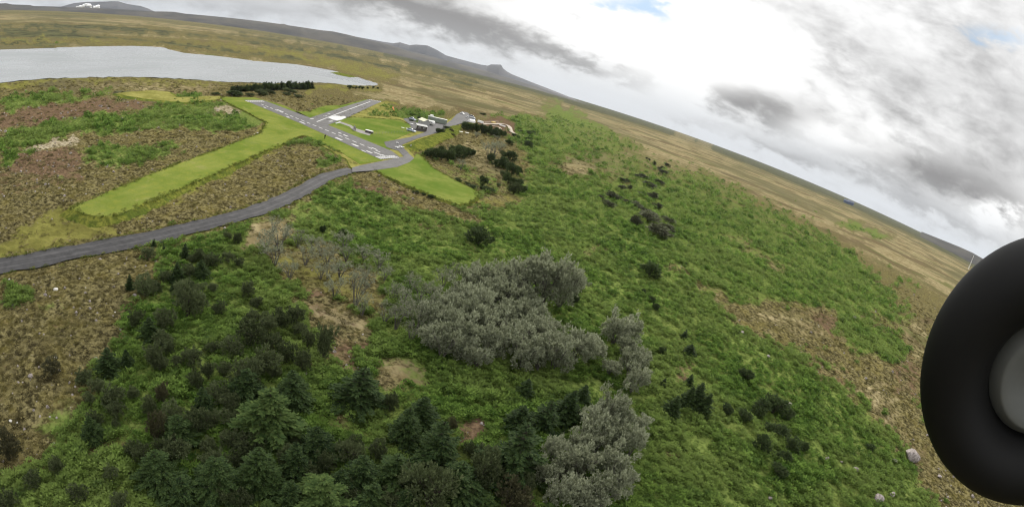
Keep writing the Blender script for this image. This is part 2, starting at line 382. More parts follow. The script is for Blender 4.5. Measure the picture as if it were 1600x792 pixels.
M_lupleaf, nt, g = new_mat('lupin_leaves'); v = geopos(nt)
n = g.noise(v, .045, 5, .6, .3); nn = g.noise(v, .5, 4, .6); ri = N(nt, 'ShaderNodeObjectInfo').outputs['Random']
c = g.mix(ri, (.036, .080, .013), (.180, .285, .056)); c = g.mix(g.m('MULTIPLY', g.ss(n, .40, .62), .6), c, (.210, .265, .074))
c = g.mix(g.m('MULTIPLY', g.ss(nn, .55, .72), .5), c, (.030, .070, .022)); finish(nt, c, .8, .06, transl=.42)
M_tuss, nt, g = new_mat('heath_tussock_leaves'); v = geopos(nt); n = g.noise(v, .12, 5, .6, .3); ri = N(nt, 'ShaderNodeObjectInfo').outputs['Random']
c = g.mix(ri, (.040, .034, .015), (.26, .222, .100)); c = g.mix(g.m('MULTIPLY', g.ss(n, .45, .65), .6), c, (.105, .100, .030)); finish(nt, c, 1.0, .0, transl=.1)
M_edge, nt, g = new_mat('edge_grass_blades'); v = geopos(nt); n = g.noise(v, .3, 4, .6); ri = N(nt, 'ShaderNodeObjectInfo').outputs['Random']
c = g.mix(ri, (.055, .075, .016), (.20, .205, .05)); c = g.mix(g.m('MULTIPLY', g.ss(n, .4, .65), .6), c, (.095, .125, .025)); finish(nt, c, .9, .0, transl=.15)
M_rock, nt, g = new_mat('lava_rock'); v = geopos(nt); n = g.noise(v, 3.0, 6, .65); n2 = g.noise(v, .9, 3, .6)
c = g.mix(g.ss(n, .35, .65), (.13, .11, .10), (.33, .29, .27)); c = g.mix(g.m('MULTIPLY', g.ss(n2, .5, .65), .4), c, (.42, .38, .36)); finish(nt, c, .9, .2, n, .6, .1)
M_paleRock = simple('pale_rock', (.50, .48, .44), .85, .2, .2, 4.0)
M_black = simple('black_rubber', (.007, .007, .007), .62, .18, .2, 60.0)
M_hub, nt, g = new_mat('grey_hub'); v = objco(nt); n = g.noise(v, 90, 4, .6)
c = g.mix(n, (.10, .105, .10), (.135, .14, .135)); finish(nt, c, .6, .3)
M_steel = simple('dark_steel', (.08, .08, .085), .4, .5, .2, 20)
M_carsilver = simple('silver_car_paint', (.36, .41, .50), .3, .6, .05)
M_carwhite = simple('white_car_paint', (.75, .75, .74), .3, .6, .05)
M_cargrey = simple('grey_car_paint', (.22, .25, .30), .3, .6, .05)
M_glass = simple('dark_glass', (.02, .025, .03), .08, .8, .1)
M_tyre = simple('tyre', (.02, .02, .02), .8, .2)
M_cont = simple('container_green', (.20, .23, .19), .6, .4, .18, .8)
M_controof = simple('container_roof', (.55, .56, .50), .6, .3, .12, .8)
M_shedwall = simple('dark_timber', (.075, .065, .058), .85, .2, .25, 2.0)
M_cream = simple('cream_roof', (.72, .70, .50), .6, .3, .08, 1.0)
M_greyroof = simple('grey_roof', (.32, .32, .31), .7, .3, .15, 1.0)
M_white = simple('white_panel', (.78, .78, .76), .5, .4, .06, 1.0)
M_galv = simple('weathered_wood', (.20, .19, .18), .85, .2, .25, 2.0)
M_orange = simple('windsock_orange', (.80, .30, .12), .7, .2, .08)
M_yellow = simple('yellow_plastic', (.75, .55, .05), .5, .4, .08)
M_navy = simple('navy_cladding', (.06, .08, .14), .6, .4, .1)
M_cloth = simple('dark_clothing', (.014, .015, .018), .9, .1, .2, 8.0)
M_skin = simple('skin', (.45, .28, .20), .6, .3, .06)
M_hair = simple('hair', (.04, .03, .02), .8, .2)
# ------------------------------------------------------------------ ground
# region outlines (traced on the photograph, projected on to the ground): class, softness in px, strength, outline
REG = [
 # --- left side: heath with green lupin fields, bare red soil and pale lichen
 ('verge', 5, .85, [(-60,118),(0,130),(63,124),(101,122),(202,120.5),(298,122.5),(357,129),(451,131),(545,134),(592,134),(600,140),(540,140),(480,141),(420,134),(360,133),(300,136),(240,132),(130,128),(60,130),(0,140),(-60,150)]),
 ('straw', 5, .55, [(60,128),(200,124),(300,126),(350,135),(320,146),(180,142),(60,140)]),
 ('straw', 5, .75, [(405,160),(440,150),(490,146),(620,138),(700,150),(760,170),(720,175),(600,156),(560,155),(480,172),(440,170)]),
 ('heath', 5, .6, [(430,150),(500,142),(560,140),(540,155),(500,165),(470,172),(440,165)]),
 ('lup', 5, .75, [(0,155),(40,146),(180,146),(185,152),(80,163),(0,180)]),
 ('soil', 4, 1.0, [(-40,205),(0,184),(63,167),(121,160),(202,154),(250,160),(177,174),(114,186),(50,197),(0,202)]),
 ('dark', 3, .9, [(178,146),(182,145),(290,159),(270,163),(230,160),(180,150)]),
 ('lup', 3, .9, [(276,152),(310,148),(325,153),(300,157)]),
 ('lup', 5, .95, [(-20,215),(60,197),(130,183),(200,176),(270,163),(340,158),(385,172),(412,188),(405,202),(330,207),(250,200),(180,207),(100,212),(50,228),(-20,238)]),
 ('lich', 5, .6, [(340,166),(380,172),(370,182),(300,178)]),
 ('lich', 4, .75, [(5,240),(60,226),(100,214),(128,217),(112,232),(50,238)]),
 ('lup', 5, .7, [(112,245),(160,225),(230,228),(270,215),(292,235),(240,255),(190,264),(130,256)]),
 ('lup', 3, .8, [(0,240),(50,240),(45,256),(5,260)]),
 ('lup', 3, .8, [(75,276),(110,272),(108,286),(80,286)]),
 ('soil', 5, .85, [(10,262),(60,238),(110,236),(128,256),(118,278),(60,272)]),
 ('soil', 6, .40, [(-40,270),(60,262),(150,280),(60,300),(-40,310)]),
 ('verge', 4, .8, [(395,203),(418,190),(420,205),(408,212)]),
 # around the strip
 ('verge', 5, 1.0, [(95,318),(125,345),(190,345),(170,365),(110,381),(40,395),(-40,410),(-40,395),(10,378),(60,345)]),
 ('verge', 4, .8, [(175,340),(330,274),(470,216),(480,216),(350,278),(230,335),(190,352)]),
 ('lup', 4, .8, [(440,228),(480,216),(505,228),(530,240),(548,258),(500,262),(480,245)]),
 ('heath', 4, .7, [(470,228),(500,232),(520,246),(490,258),(440,268),(380,290),(400,262)]),
 ('verge', 4, .7, [(530,238),(563,257),(596,251),(560,262),(548,262)]),
 ('lup', 4, .5, [(255,365),(280,352),(290,356),(260,368)]),
 # --- large green slope (lupin)
 ('lup', 15, .98, [(430,345),(470,315),(505,289),(545,279),(560,283),(600,290),(640,308),(690,322),(735,325),(760,305),(800,300),(830,270),(820,230),(835,190),(855,176),(900,200),(941,222),(985,238),(1042,257),(1103,273),(1153,298),(1200,322),(1250,350),(1305,374),(1340,410),(1378,444),(1428,504),(1440,520),(1470,700),(1540,800),(1700,1000),(300,1100),(-300,900),(-100,745),(20,735),(80,715),(95,690),(60,662),(140,622),(150,575),(195,520),(200,470),(250,442),(262,425),(240,408),(215,392),(245,380),(330,362),(400,340)]),
 ('lup', 5, .85, [(720,196),(800,180),(870,190),(960,235),(900,260),(830,235),(790,215)]),
 ('lup', 4, .7, [(560,175),(600,168),(650,172),(700,180),(690,190),(640,190),(580,183)]),
 ('heath', 6, .55, [(640,235),(700,225),(720,213),(760,215),(830,240),(805,280),(760,300),(700,272),(655,245)]),
 ('lup', 8, .42, [(650,240),(720,255),(760,240),(820,250),(800,290),(740,300),(690,272)]),
 ('straw', 6, .5, [(700,225),(760,220),(800,250),(790,285),(750,270),(700,262)]),
 ('heath', 4, .8, [(560,285),(600,286),(626,290),(690,318),(700,335),(650,322),(600,308),(560,300)]),
 ('soil', 3, .65, [(555,283),(600,292),(640,310),(610,305),(560,297)]),
 ('straw', 6, .6, [(850,250),(900,245),(930,262),(900,275),(860,268)]),
 ('heath', 5, .6, [(690,325),(735,330),(770,340),(740,352),(700,345)]),
 ('soil', 4, .5, [(655,345),(700,345),(690,360),(660,358)]),
 ('verge', 4, .6, [(735,316),(790,305),(830,300),(800,318),(750,326)]),
 ('straw', 5, .55, [(920,385),(950,380),(945,395),(922,400)]),
 # right slope: tan and stony breaks in the green
 ('straw', 5, .5, [(1060,190),(1100,215),(1130,245),(1170,290),(1140,285),(1080,250),(1040,225)]),
 ('straw', 6, .62, [(1120,360),(1160,370),(1200,395),(1240,420),(1210,425),(1160,395)]),
 ('heath', 4, .6, [(1040,410),(1075,425),(1130,460),(1120,478),(1080,452),(1045,425)]),
 ('heath', 8, .85, [(1118,470),(1160,478),(1200,470),(1300,480),(1310,520),(1330,560),(1290,560),(1240,540),(1180,520),(1140,492)]),
 ('straw', 4, .56, [(1170,480),(1240,486),(1290,510),(1300,540),(1230,525),(1180,505)]),
 ('heath', 4, .55, [(1130,478),(1180,490),(1220,530),(1160,510)]),
 ('heath', 8, .85, [(1335,486),(1400,500),(1440,530),(1445,600),(1400,610),(1330,600),(1305,570),(1335,550),(1395,545),(1380,515)]),
 ('straw', 5, .55, [(1400,505),(1450,500),(1450,580),(1420,560)]),
 ('lup', 5, .9, [(1325,500),(1400,520),(1430,575),(1380,560),(1320,530)]),
 ('heath', 9, .85, [(1320,590),(1440,580),(1450,660),(1520,760),(1600,900),(1500,900),(1440,720),(1400,668),(1340,620)]),
 ('straw', 5, .5, [(1320,588),(1380,590),(1400,660),(1350,630)]),
 ('soil', 5, .55, [(1262,488),(1310,500),(1312,530),(1270,515)]),
 ('soil', 5, .5, [(1250,545),(1290,555),(1330,600),(1290,590)]),
 ('soil', 6, .5, [(1400,560),(1445,560),(1445,620),(1400,610)]),
 ('straw', 6, .5, [(1340,600),(1420,620),(1450,700),(1500,780),(1460,770),(1400,680)]),
 ('soil', 4, .5, [(1055,555),(1080,560),(1085,590),(1062,592)]),
 ('straw', 12, .42, [(830,178),(960,215),(1060,262),(1200,330),(1300,390),(1240,385),(1100,315),(960,275),(850,240)]),
 ('straw', 8, .35, [(880,250),(940,240),(1000,280),(960,300),(900,290)]),
 # foreground: brown gaps between the shrubs
 ('straw', 5, .85, [(400,352),(450,345),(470,365),(430,385),(385,395),(370,372)]),
 ('heath', 7, .62, [(420,385),(520,375),(560,400),(600,440),(600,480),(520,480),(440,440)]),
 ('verge', 6, .52, [(400,400),(480,395),(590,450),(600,500),(560,480),(470,455)]),
 ('soil', 6, .56, [(440,470),(480,455),(545,475),(590,505),(580,520),(600,548),(560,588),(540,578),(492,590),(475,582),(520,556),(490,505)]),
 ('straw', 6, .66, [(470,470),(545,478),(590,510),(575,530),(520,515),(480,495)]),
 ('straw', 6, .64, [(575,560),(640,556),(668,602),(620,612),(585,605)]),
 ('straw', 5, .6, [(478,575),(502,572),(505,592),(480,592)]),
 ('soil', 5, .75, [(712,668),(742,650),(756,680),(736,702),(708,704)]),
 ('straw', 4, .52, [(520,630),(545,640),(540,690),(525,680)]),
 ('soil', 5, .5, [(140,690),(170,690),(175,718),(140,712)]),
 ('heath', 5, .55, [(110,690),(190,680),(210,700),(150,725)]),
 ('straw', 5, .42, [(1050,700),(1080,705),(1075,725),(1045,722)]),
 ('lup', 5, .7, [(0,445),(50,450),(45,470),(0,475)]),
 ('lup', 5, .6, [(62,473),(100,468),(98,486),(70,486)]),
 # airfield back lot and track
 ('soil', 3, .9, [(740,187),(762,185),(792,191),(799,203),(792,212),(775,206),(752,199)]),
 ('soil', 4, .5, [(700,172),(715,168),(745,180),(790,188),(760,188),(730,182)]),
 ('verge', 4, .95, [(626,227),(690,207),(712,195),(720,200),(712,212),(700,216),(665,232),(640,244),(628,236)]),
 ('verge', 4, .9, [(690,196),(706,184),(712,188),(706,193)]),
 ('verge', 4, .9, [(596,160),(622,158),(600,175),(560,183),(545,183)]),
 ('lup', 4, .9, [(566,180),(580,172),(640,176),(665,184),(640,190),(590,184)]),
 # far plain
 ('lup', 8, .5, [(850,177),(880,168),(960,208),(1010,235),(960,232)]),
 ('lup', 4, .5, [(835,147),(870,160),(910,180),(960,207),(900,188)]),
 ('verge', 5, .5, [(0,74),(200,70),(280,76),(400,93),(520,106),(590,128),(650,124),(560,98),(450,78),(300,64),(0,60)]),
 ('dark', 4, .62, [(0,74),(200,71),(262,74),(400,92),(500,103),(460,92),(300,70),(0,66)]),
 ('dark', 4, .55, [(0,50),(200,48),(400,66),(560,96),(640,110),(600,94),(420,55),(200,40),(0,42)]),
 ('dark', 4, .5, [(560,100),(680,120),(760,150),(740,125),(640,98)]),
 ('lup', 4, .8, [(1310,344),(1350,350),(1400,372),(1370,372),(1320,354)]),
 ('lup', 4, .7, [(1270,382),(1340,412),(1380,440),(1340,430),(1280,395)]),
 ('lup', 4, .6, [(1400,425),(1440,455),(1430,460),(1400,440)]),
]
NAMES = ('heath', 'lup', 'soil', 'straw', 'verge', 'dark', 'lich')
SPIT = [(516,113.5),(530,113.3),(557,120.6),(548,121.5),(528,117.5)]
LAKE = [(-140,100),(-90,84),(0,78),(76,75.7),(141,73),(215,72.5),(252.5,74),(265,78),(288,83.3),(348.5,89),(400,96),(463,101),(518,110),(561,122),(592,131.5),(588,134),(546,133.7),(523.5,130.8),(489,129),(451.5,131),(357,128.6),(300,124.4),(202,120.2),(101,122),(63,123.4),(0,130),(-60,140),(-130,150)]
FLAT = [(343,150),(400,150),(480,172),(560,150),(620,156),(720,168),(745,180),(735,195),(715,215),(660,240),(720,270),(755,302),(720,326),(640,300),(560,268),(470,225),(180,345),(90,330),(400,200)]
ROADP = [(-60,425),(0,418),(98,396),(197,379.5),(263,364),(330,348),(400,331),(440,314),(470,298.5),(485,291),(502,280),(522,271),(551,265)]

def regions(x, y):
    px, py = topix(x, y, np.zeros_like(x))
    r = np.hypot(x, y)
    n = fbm(px * .06, py * .09, 3, 5) - .5; n2 = fbm(px * .06 + 40, py * .09, 3, 9) - .5
    f1 = fbm(px * .22, py * .34, 3, 15) - .5; f2 = fbm(px * .22 + 9, py * .34, 3, 19) - .5
    qx = px + n * 40 + f1 * 16; qy = py + n2 * 22 + f2 * 9
    W = {k: np.zeros_like(x) for k in NAMES}; W['heath'][:] = 1
    far = sstep(330, 560, r)
    def put(k, a):
        for kk in W: W[kk] = W[kk] * (1 - a)
        W[k] = W[k] + a
    put('straw', far * .66)
    put('straw', sstep(150, 260, r) * .35 * (px > 700))
    put('dark', sstep(1300, 2600, r) * .40)
    put('dark', sstep(1500, 3000, r) * .62 * (px > 600))
    put('dark', .62 * np.exp(-((r - 760) / 90) ** 2) * (px < 480))
    put('dark', .5 * np.exp(-((r - 1150) / 110) ** 2) * (px < 620))
    put('straw', .8 * np.exp(-((r - 1900) / 330) ** 2) * (px < 640))
    for k, soft, st, P in REG:
        soft = soft * (2.2 if max(q_[1] for q_ in P) > 330 else 1.3)
        P = np.asarray(P, float); lo = P.min(0) - soft - 30; hi = P.max(0) + soft + 30
        sel = np.nonzero((px > lo[0]) & (px < hi[0]) & (py > lo[1]) & (py < hi[1]))[0]
        if len(sel) == 0: continue
        sdv = poly_sd(qx[sel], qy[sel], P); a = np.zeros_like(x); a[sel] = sstep(-soft, soft, sdv) * st; put(k, a)
    return W, px, py, r
def height(x, y, W=None, fine=True):
    if W is None: W, px, py, r = regions(x, y)
    else: px, py = topix(x, y, np.zeros_like(x)); r = np.hypot(x, y)
    fl = sstep(16, -2, poly_sd(px, py, FLAT))
    d = np.full(x.shape, 1e9); RP = [at(*p) for p in ROADP]
    for a, b in zip(RP[:-1], RP[1:]):
        e = np.array([b.x - a.x, b.y - a.y]); wx, wy = x - a.x, y - a.y
        t = np.clip((wx * e[0] + wy * e[1]) / (e @ e), 0, 1); d = np.minimum(d, np.hypot(wx - e[0] * t, wy - e[1] * t))
    fl = fl * sstep(2.5, 7, d)
    lk = poly_sd(px, py, LAKE); fl = fl * sstep(1, -3, lk)
    z = ((fbm(x / 60, y / 60, 3, 3) - .5) * 2.2 + (fbm(x / 14, y / 14, 3, 4) - .5) * .9) * fl * sstep(900, 350, r) + .25 * (fl > .0) * 0
    z += (fbm(x / 130, y / 130, 4, 8) - .5) * 5.0 * sstep(350, 800, r) * sstep(5000, 2500, r) * fl
    if fine:
        k = fl * sstep(260, 120, r)
        z += W['lup'] * (fbm(x / 1.7, y / 1.7, 3, 6) - .5) * 1.0 * k
        z += (1 - W['lup']) * (fbm(x / .9, y / .9, 3, 7) - .5) * .55 * k
    z -= sstep(-.5, 1.5, lk) * .5
    return z - .12 * (1 - fl)
AZF = R(78)
az_list = np.concatenate([np.linspace(-AZF, AZF, 960), np.linspace(AZF, 2 * math.pi - AZF, 60)[1:-1]])
dep = np.concatenate([np.linspace(1.45, 1.15, 12)[:-1], np.linspace(1.15, .012, 560)[:-1], np.geomspace(.012, CAM_H / 7500, 40)])
rr = CAM_H / np.tan(dep)
AZ, RR = np.meshgrid(az_list, rr); gx = (RR * np.sin(AZ)).ravel(); gy = (RR * np.cos(AZ)).ravel()
gW, gpx, gpy, gr = regions(gx, gy)
gz = height(gx, gy, gW)
na, nr = len(az_list), len(rr)
I = np.arange(na * nr).reshape(nr, na); J = np.roll(I, -1, 1)
quads = np.stack([I[:-1], I[1:], J[1:], J[:-1]], -1).reshape(-1, 4)[:, ::-1]
gme = mesh_np('ground', np.stack([gx, gy, gz], -1), quads, True)
bm = bmesh.new(); bm.free()
for nm, ks in (('regA', ('lup', 'soil', 'straw')), ('regB', ('verge', 'dark', 'lich'))):
    at_ = gme.attributes.new(nm, 'FLOAT_COLOR', 'POINT')
    at_.data.foreach_set('color', np.stack([gW[k] for k in ks] + [np.ones_like(gx)], -1).astype(np.float32).ravel())
tag(obj('ground', gme, M_ground), kind='structure')

# ------------------------------------------------------------------ sheets: lake, mown strips, runways, roads
def resample(pts, step, closed=True):
    out = []; n = len(pts)
    for i in range(n if closed else n - 1):
        a, b = pts[i], pts[(i + 1) % n]; k = max(1, int((b - a).length / step))
        out += [a.lerp(b, t / k) for t in range(k)]
    if not closed: out.append(pts[-1])
    return out
def sheet(name, pts, mat, parent=None, skirt=0.0, skirt_mat=None, wob=0.0, step=3.0, drop=None, kind='structure'):
    pts = resample(pts, step)
    if wob:
        for p in pts:
            p.x += (vn(np.array(p.x * .35), np.array(p.y * .35), 3) - .5) * 2 * wob; p.y += (vn(np.array(p.x * .35), np.array(p.y * .35), 8) - .5) * 2 * wob
    area = sum(a.x * b.y - b.x * a.y for a, b in zip(pts, pts[1:] + pts[:1]))
    if area < 0: pts = pts[::-1]
    n = len(pts); tri = tessellate_polygon([pts]); fs = []
    for t in tri:
        a, b, c = (pts[i] for i in t)
        fs.append(t if (b - a).xy.cross((c - a).xy) > 0 else (t[0], t[2], t[1]))
    me = bpy.data.meshes.new(name); vs = [tuple(p) for p in pts]; faces = [tuple(f) for f in fs]; mi = [0] * len(faces)
    if skirt:
        for i in range(n):
            p, q = pts[i - 1], pts[(i + 1) % n]; t = (q - p).xy
            nn = Vector((t.y, -t.x)).normalized() if t.length > 1e-6 else Vector((0, 0))
            w = skirt * (pts[i].z + .35) / .65 * (.8 + .4 * random.random())
            vs.append((pts[i].x + nn.x * w, pts[i].y + nn.y * w, -.45))
        for i in range(n):
            j = (i + 1) % n; faces.append((i, n + i, n + j, j)); mi.append(1)
    me.from_pydata(vs, [], faces); me.materials.append(mat)
    if skirt: me.materials.append(skirt_mat)
    me.polygons.foreach_set('material_index', mi); me.update()
    o = obj(name, me, None, parent)
    if kind and parent is None: tag(o, kind=kind)
    return o
sheet('lake_water', [at(*p, -.06) for p in LAKE], M_water, wob=3.0, step=4.0)
sheet('lake_spit', [at(*q_, .02) for q_ in SPIT], M_verge, wob=1.5, step=4.0)
ZM, ZR = .30, .36
strip_far = [(343,154.5),(352,151.5),(398,152.5),(445,165.5),(484,184),(510,196),(612,236),(596,251),(563,257),(536,240),(480,213.5),(473,212)]
S = [at(*p, ZM) for p in strip_far]
for p, z in (((404,241), .6), ((330,274), .9), ((250,308), 1.3), ((190,333), 1.6), ((172,338), 1.65), ((150,338), 1.65), ((128,333), 1.65), ((110,325), 1.6), ((160,303.5), 1.35), ((250,266.5), .9), ((330,237), .5), ((407,208), ZM), ((416,191), ZM)): S.append(at(*p, z))
sheet('airfield_verge', [at(*p, .22) for p in [(500,196),(541,183),(577,153.5),(600,156),(625,184),(645,190),(662,186),(700,188),(712,180),(716,192),(690,207),(655,218),(632,229),(642,238),(652,248),(640,256),(620,264),(584,268),(550,262),(540,248),(480,215)]], M_rough, skirt=1.2, skirt_mat=M_verge, wob=.4)
sheet('mown_grass_strip', S, M_mown, skirt=1.1, skirt_mat=M_verge, wob=.35)
sheet('runway_verge_lawn', [at(*p, ZM) for p in [(460,175),(482,174),(507,165.5),(535,164.4),(577,154),(600,156),(560,170),(484,185)]], M_lawn, skirt=.9, skirt_mat=M_verge, wob=.3)
sheet('old_rough_strip', [at(*p, .35) for p in [(181,146.5),(205,143.5),(240,141.5),(262,143.5),(278,152),(300,151.5),(325,150.5),(344,150.5),(342,155),(318,158),(288,160.3),(255,157.5),(222,154)]], M_rough, skirt=3.5, skirt_mat=M_verge, wob=.8)
sheet('clubhouse_lawn', [at(*p, ZM) for p in [(510,196),(540,185),(550,183),(600,186),(625,187.5),(640,195),(650,203),(638,209),(606,222.5),(610,235)]], M_lawn, skirt=.8, skirt_mat=M_verge, wob=.3)
sheet('mown_lower_lawn', [at(*p, ZM) for p in [(584,265),(621,261.5),(646,248.5),(652,240),(660,244),(677,263),(707,279),(749,300.5),(736,317),(719,320),(690,311),(655,297),(626,286)]], M_lawn, skirt=1.0, skirt_mat=M_verge, wob=.4)
# the bank between drive and lower ground
bank = bmesh.new(); prof = []
cl = [(628,230,.1),(640,228,.9),(660,222,1.4),(680,214.5,1.5),(697,206,1.5),(708,199.5,1.0),(716,196,.1)]
pts = resample([at(a, b, c) for a, b, c in cl], 2.0, False); rows = []
for i, p in enumerate(pts):
    t = (pts[min(i + 1, len(pts) - 1)] - pts[max(i - 1, 0)]).xy.normalized(); nn = Vector((t.y, -t.x)); rw = []
    for s_, hz in ((-4.5, -.3), (-3, .35), (-1.6, .9), (0, 1), (1.6, .9), (4.0, .4), (7.0, -.3)):
        k = 1 + .15 * math.sin(i * 1.7 + s_); rw.append(bank.verts.new((p.x + nn.x * s_ * k, p.y + nn.y * s_ * k, p.z * hz if hz > 0 else -.4)))
    rows.append(rw)
for a, b in zip(rows[:-1], rows[1:]):
    for j in range(6): bank.faces.new((a[j], a[j + 1], b[j + 1], b[j]))
bmesh.ops.recalc_face_normals(bank, faces=bank.faces)
me = bpy.data.meshes.new('grass_bank'); bank.to_mesh(me); bank.free(); me.shade_smooth(); tag(obj('grass_bank', me, M_verge), kind='structure')

runway = sheet('runway', [at(*p, ZR) for p in [(381,156.5),(410.5,156.5),(484,184),(612,236),(626,246.5),(594,249),(466,191.5)]], M_runway)
cross = sheet('cross_runway', [at(*p, ZR + .004) for p in [(484,184.3),(577,155),(597,158.5),(541,184.8),(511,196)]], M_runway)
def line_quad(a, b, w, z):
    A_, B_ = at(*a, z), at(*b, z); t = (B_ - A_).normalized(); nn = Vector((t.y, -t.x, 0)) * w / 2
    return [A_ + nn, B_ + nn, B_ - nn, A_ - nn]
def marks(name, quads, mat, parent, stuff=False):
    me = bpy.data.meshes.new(name); vs = []; fs = []
    for q in quads:
        area = sum(a.x * b.y - b.x * a.y for a, b in zip(q, q[1:] + q[:1]))
        if area < 0: q = q[::-1]
        fs.append(tuple(range(len(vs), len(vs) + len(q)))); vs += [tuple(p) for p in q]
    me.from_pydata(vs, [], fs); return obj(name, me, mat, parent)
ZK = ZR + .03
def lerp2(a, b, t): return (a[0] + (b[0] - a[0]) * t, a[1] + (b[1] - a[1]) * t)
def gl(a, b, t, z):                      # point between two pixels measured along the ground
    return at(*a, z).lerp(at(*b, z), t)
q = []
c0, c1 = at(403.5, 161.2, ZK), at(604, 242, ZK); Ln = (c1 - c0).length; t_ = (c1 - c0).normalized(); nn = Vector((t_.y, -t_.x, 0))
s = 3.0
while s < Ln - 6:
    a = c0 + t_ * s; b = c0 + t_ * (s + 2.6); w = .28
    q.append([a + nn * w, b + nn * w, b - nn * w, a - nn * w]); s += 4.6
marks('centre_line', q, M_paint, runway)
def bars(p, q_, n, depth, fill=.62):
    a, b = at(*p, ZK), at(*q_, ZK); t = (b - a) / n; d = depth; out = []
    for i in range(n):
        u = a + t * (i + (1 - fill) / 2); v2 = u + t * fill; out.append([u, v2, v2 + d, u + d])
    return out
marks('threshold_marking', bars((382,157.4), (409.5,157.4), 8, t_ * 3.4, .55), M_paint, runway)
marks('threshold_marking', bars((594.5,248.4), (624.5,246.6), 9, -t_ * 3.2, .55), M_paint, runway)
def patch(cx, cy, L, w):
    L *= .8; w *= .75; return [at(cx, cy, ZK) + t_ * L / 2 + nn * w / 2, at(cx, cy, ZK) - t_ * L / 2 + nn * w / 2, at(cx, cy, ZK) - t_ * L / 2 - nn * w / 2, at(cx, cy, ZK) + t_ * L / 2 - nn * w / 2]
marks('touchdown_marking', [patch(437.6,173.4,7.5,1.3), patch(413.6,168.2,2.5,1.3), patch(450,183.3,2.2,1.6), patch(472.6,191.9,5,1.3), patch(531,208,2.6,1.2), patch(540,212,3.6,1.3), patch(529.5,217.2,5.0,1.7), patch(555,227,4.6,1.6),
    patch(577,237.6,4,1.2), patch(590,240,5,1.0), patch(601,243.5,4,1.0), patch(585,232.5,4,1.0), patch(568,236,3,.9)], M_paint, runway)
q = [line_quad((495,190.5), (578.5,159), .55, ZK)]
marks('centre_line', q, M_paint, cross)
x_ = (at(577,155,ZK) - at(484,184,ZK)).normalized()
marks('threshold_marking', bars((577.5,155.6), (596,159), 8, -x_ * 3.2, .55), M_paint, cross)
marks('painted_apron', [[at(*p, ZK + .01) for p in [(512,183.6),(517,181.8),(524,181.0),(539,181.8),(541,183.6),(534,187.2),(527,188.6),(520,187.2)]],
    line_quad((484.5,185.9),(490,185.6),.9,ZK), line_quad((505,181.4),(511,181.6),1.0,ZK), line_quad((512,177.5),(516,178.4),1.0,ZK), line_quad((514,190),(520,189.4),1.0,ZK), line_quad((524.5,193),(532,190.8),.8,ZK)], M_paint, cross)
# country road, paved junction, drive and parking
rl = [at(*p, .12) for p in ROADP]
def ribbon(name, pts, w, mat, parent=None, step=2.5, jit=.12):
    P = resample(pts, step, False)
    for _ in range(6): P = [P[0]] + [(P[i - 1] + P[i] * 2 + P[i + 1]) / 4 for i in range(1, len(P) - 1)] + [P[-1]]
    vs = []; fs = []
    for i, p in enumerate(P):
        t = (P[min(i + 1, len(P) - 1)] - P[max(i - 1, 0)]).xy.normalized(); n_ = Vector((t.y, -t.x))
        ww = (w[0] + (w[1] - w[0]) * i / (len(P) - 1)) / 2 if isinstance(w, tuple) else w / 2
        for s_ in (-1, 1):
            k = ww + random.uniform(-jit, jit); vs.append((p.x + n_.x * k * s_, p.y + n_.y * k * s_, p.z))
        if i: fs.append((2 * i - 2, 2 * i - 1, 2 * i + 1, 2 * i))
    me = bpy.data.meshes.new(name); me.from_pydata(vs, [], fs); me.update(); o = obj(name, me, mat, parent)
    if parent is None: tag(o, kind='structure')
    return o, P
road, RP_ = ribbon('gravel_road', [at(*p, .10) for p in ROADP], (5.6, 4.6), M_road, jit=.42)
for off in (-1.0, .9):
    Pn = []
    for i, p in enumerate(RP_):
        t = (RP_[min(i + 1, len(RP_) - 1)] - RP_[max(i - 1, 0)]).xy.normalized()
        Pn.append(Vector((p.x + t.y * off, p.y - t.x * off, .115)))
    ribbon('wheel_track', Pn, .55, M_rut, road, jit=.22)
sheet('paved_junction', [at(*p, .335) for p in [(550,262),(563,258.5),(596,252),(630,244.8),(637,238.5),(647,247.5),(640,253.5),(621,261),(584,266.5),(550.5,269)]], M_runway)
sheet('drive', [at(*p, .345) for p in [(600,222),(641,214.5),(672,204),(660,200),(655,203),(650,200),(668,196),(680,197),(686,193.5),(699,192),(705,188),(713,179),(722,174.5),(730,176),(744,186),(738,190),(722,192.5),(703,199),(684,207.5),(652,216.5),(628,226.5),(632,233),(638.5,239),(630,244),(623,236),(604,230)]], M_drive)
sheet('parking_gravel', [at(*p, .325) for p in [(630,186),(650,181),(662,187),(690,194),(700,197),(668,207),(645,204),(640,195)]], M_drive)
sheet('footpath', [at(*p, .34) for p in [(530,189.5),(549,196),(555,200.5),(570,205),(580,209),(577,212),(563,208),(552,204),(546,198),(528,191.5)]], M_galv)
tr, _ = ribbon('dirt_track_circuit', [at(*p, .05) for p in [(748,195.5),(758,193),(772,194),(783,193),(792,194.5),(797,199),(798,204),(801,208),(812,211.5),(825,213)]], 3.2, M_track)
ribbon('dirt_track_circuit', [at(*p, .06) for p in [(750,198),(760,199.5),(775,203),(783,202),(780,198),(768,196.5)]], 1.7, M_track)
for a_ in (((756,190.5),(782,189.5)), ((762,201),(778,206))):
    ribbon('soil_berm', [at(*p, .08) for p in a_], 2.2, M_trackred)

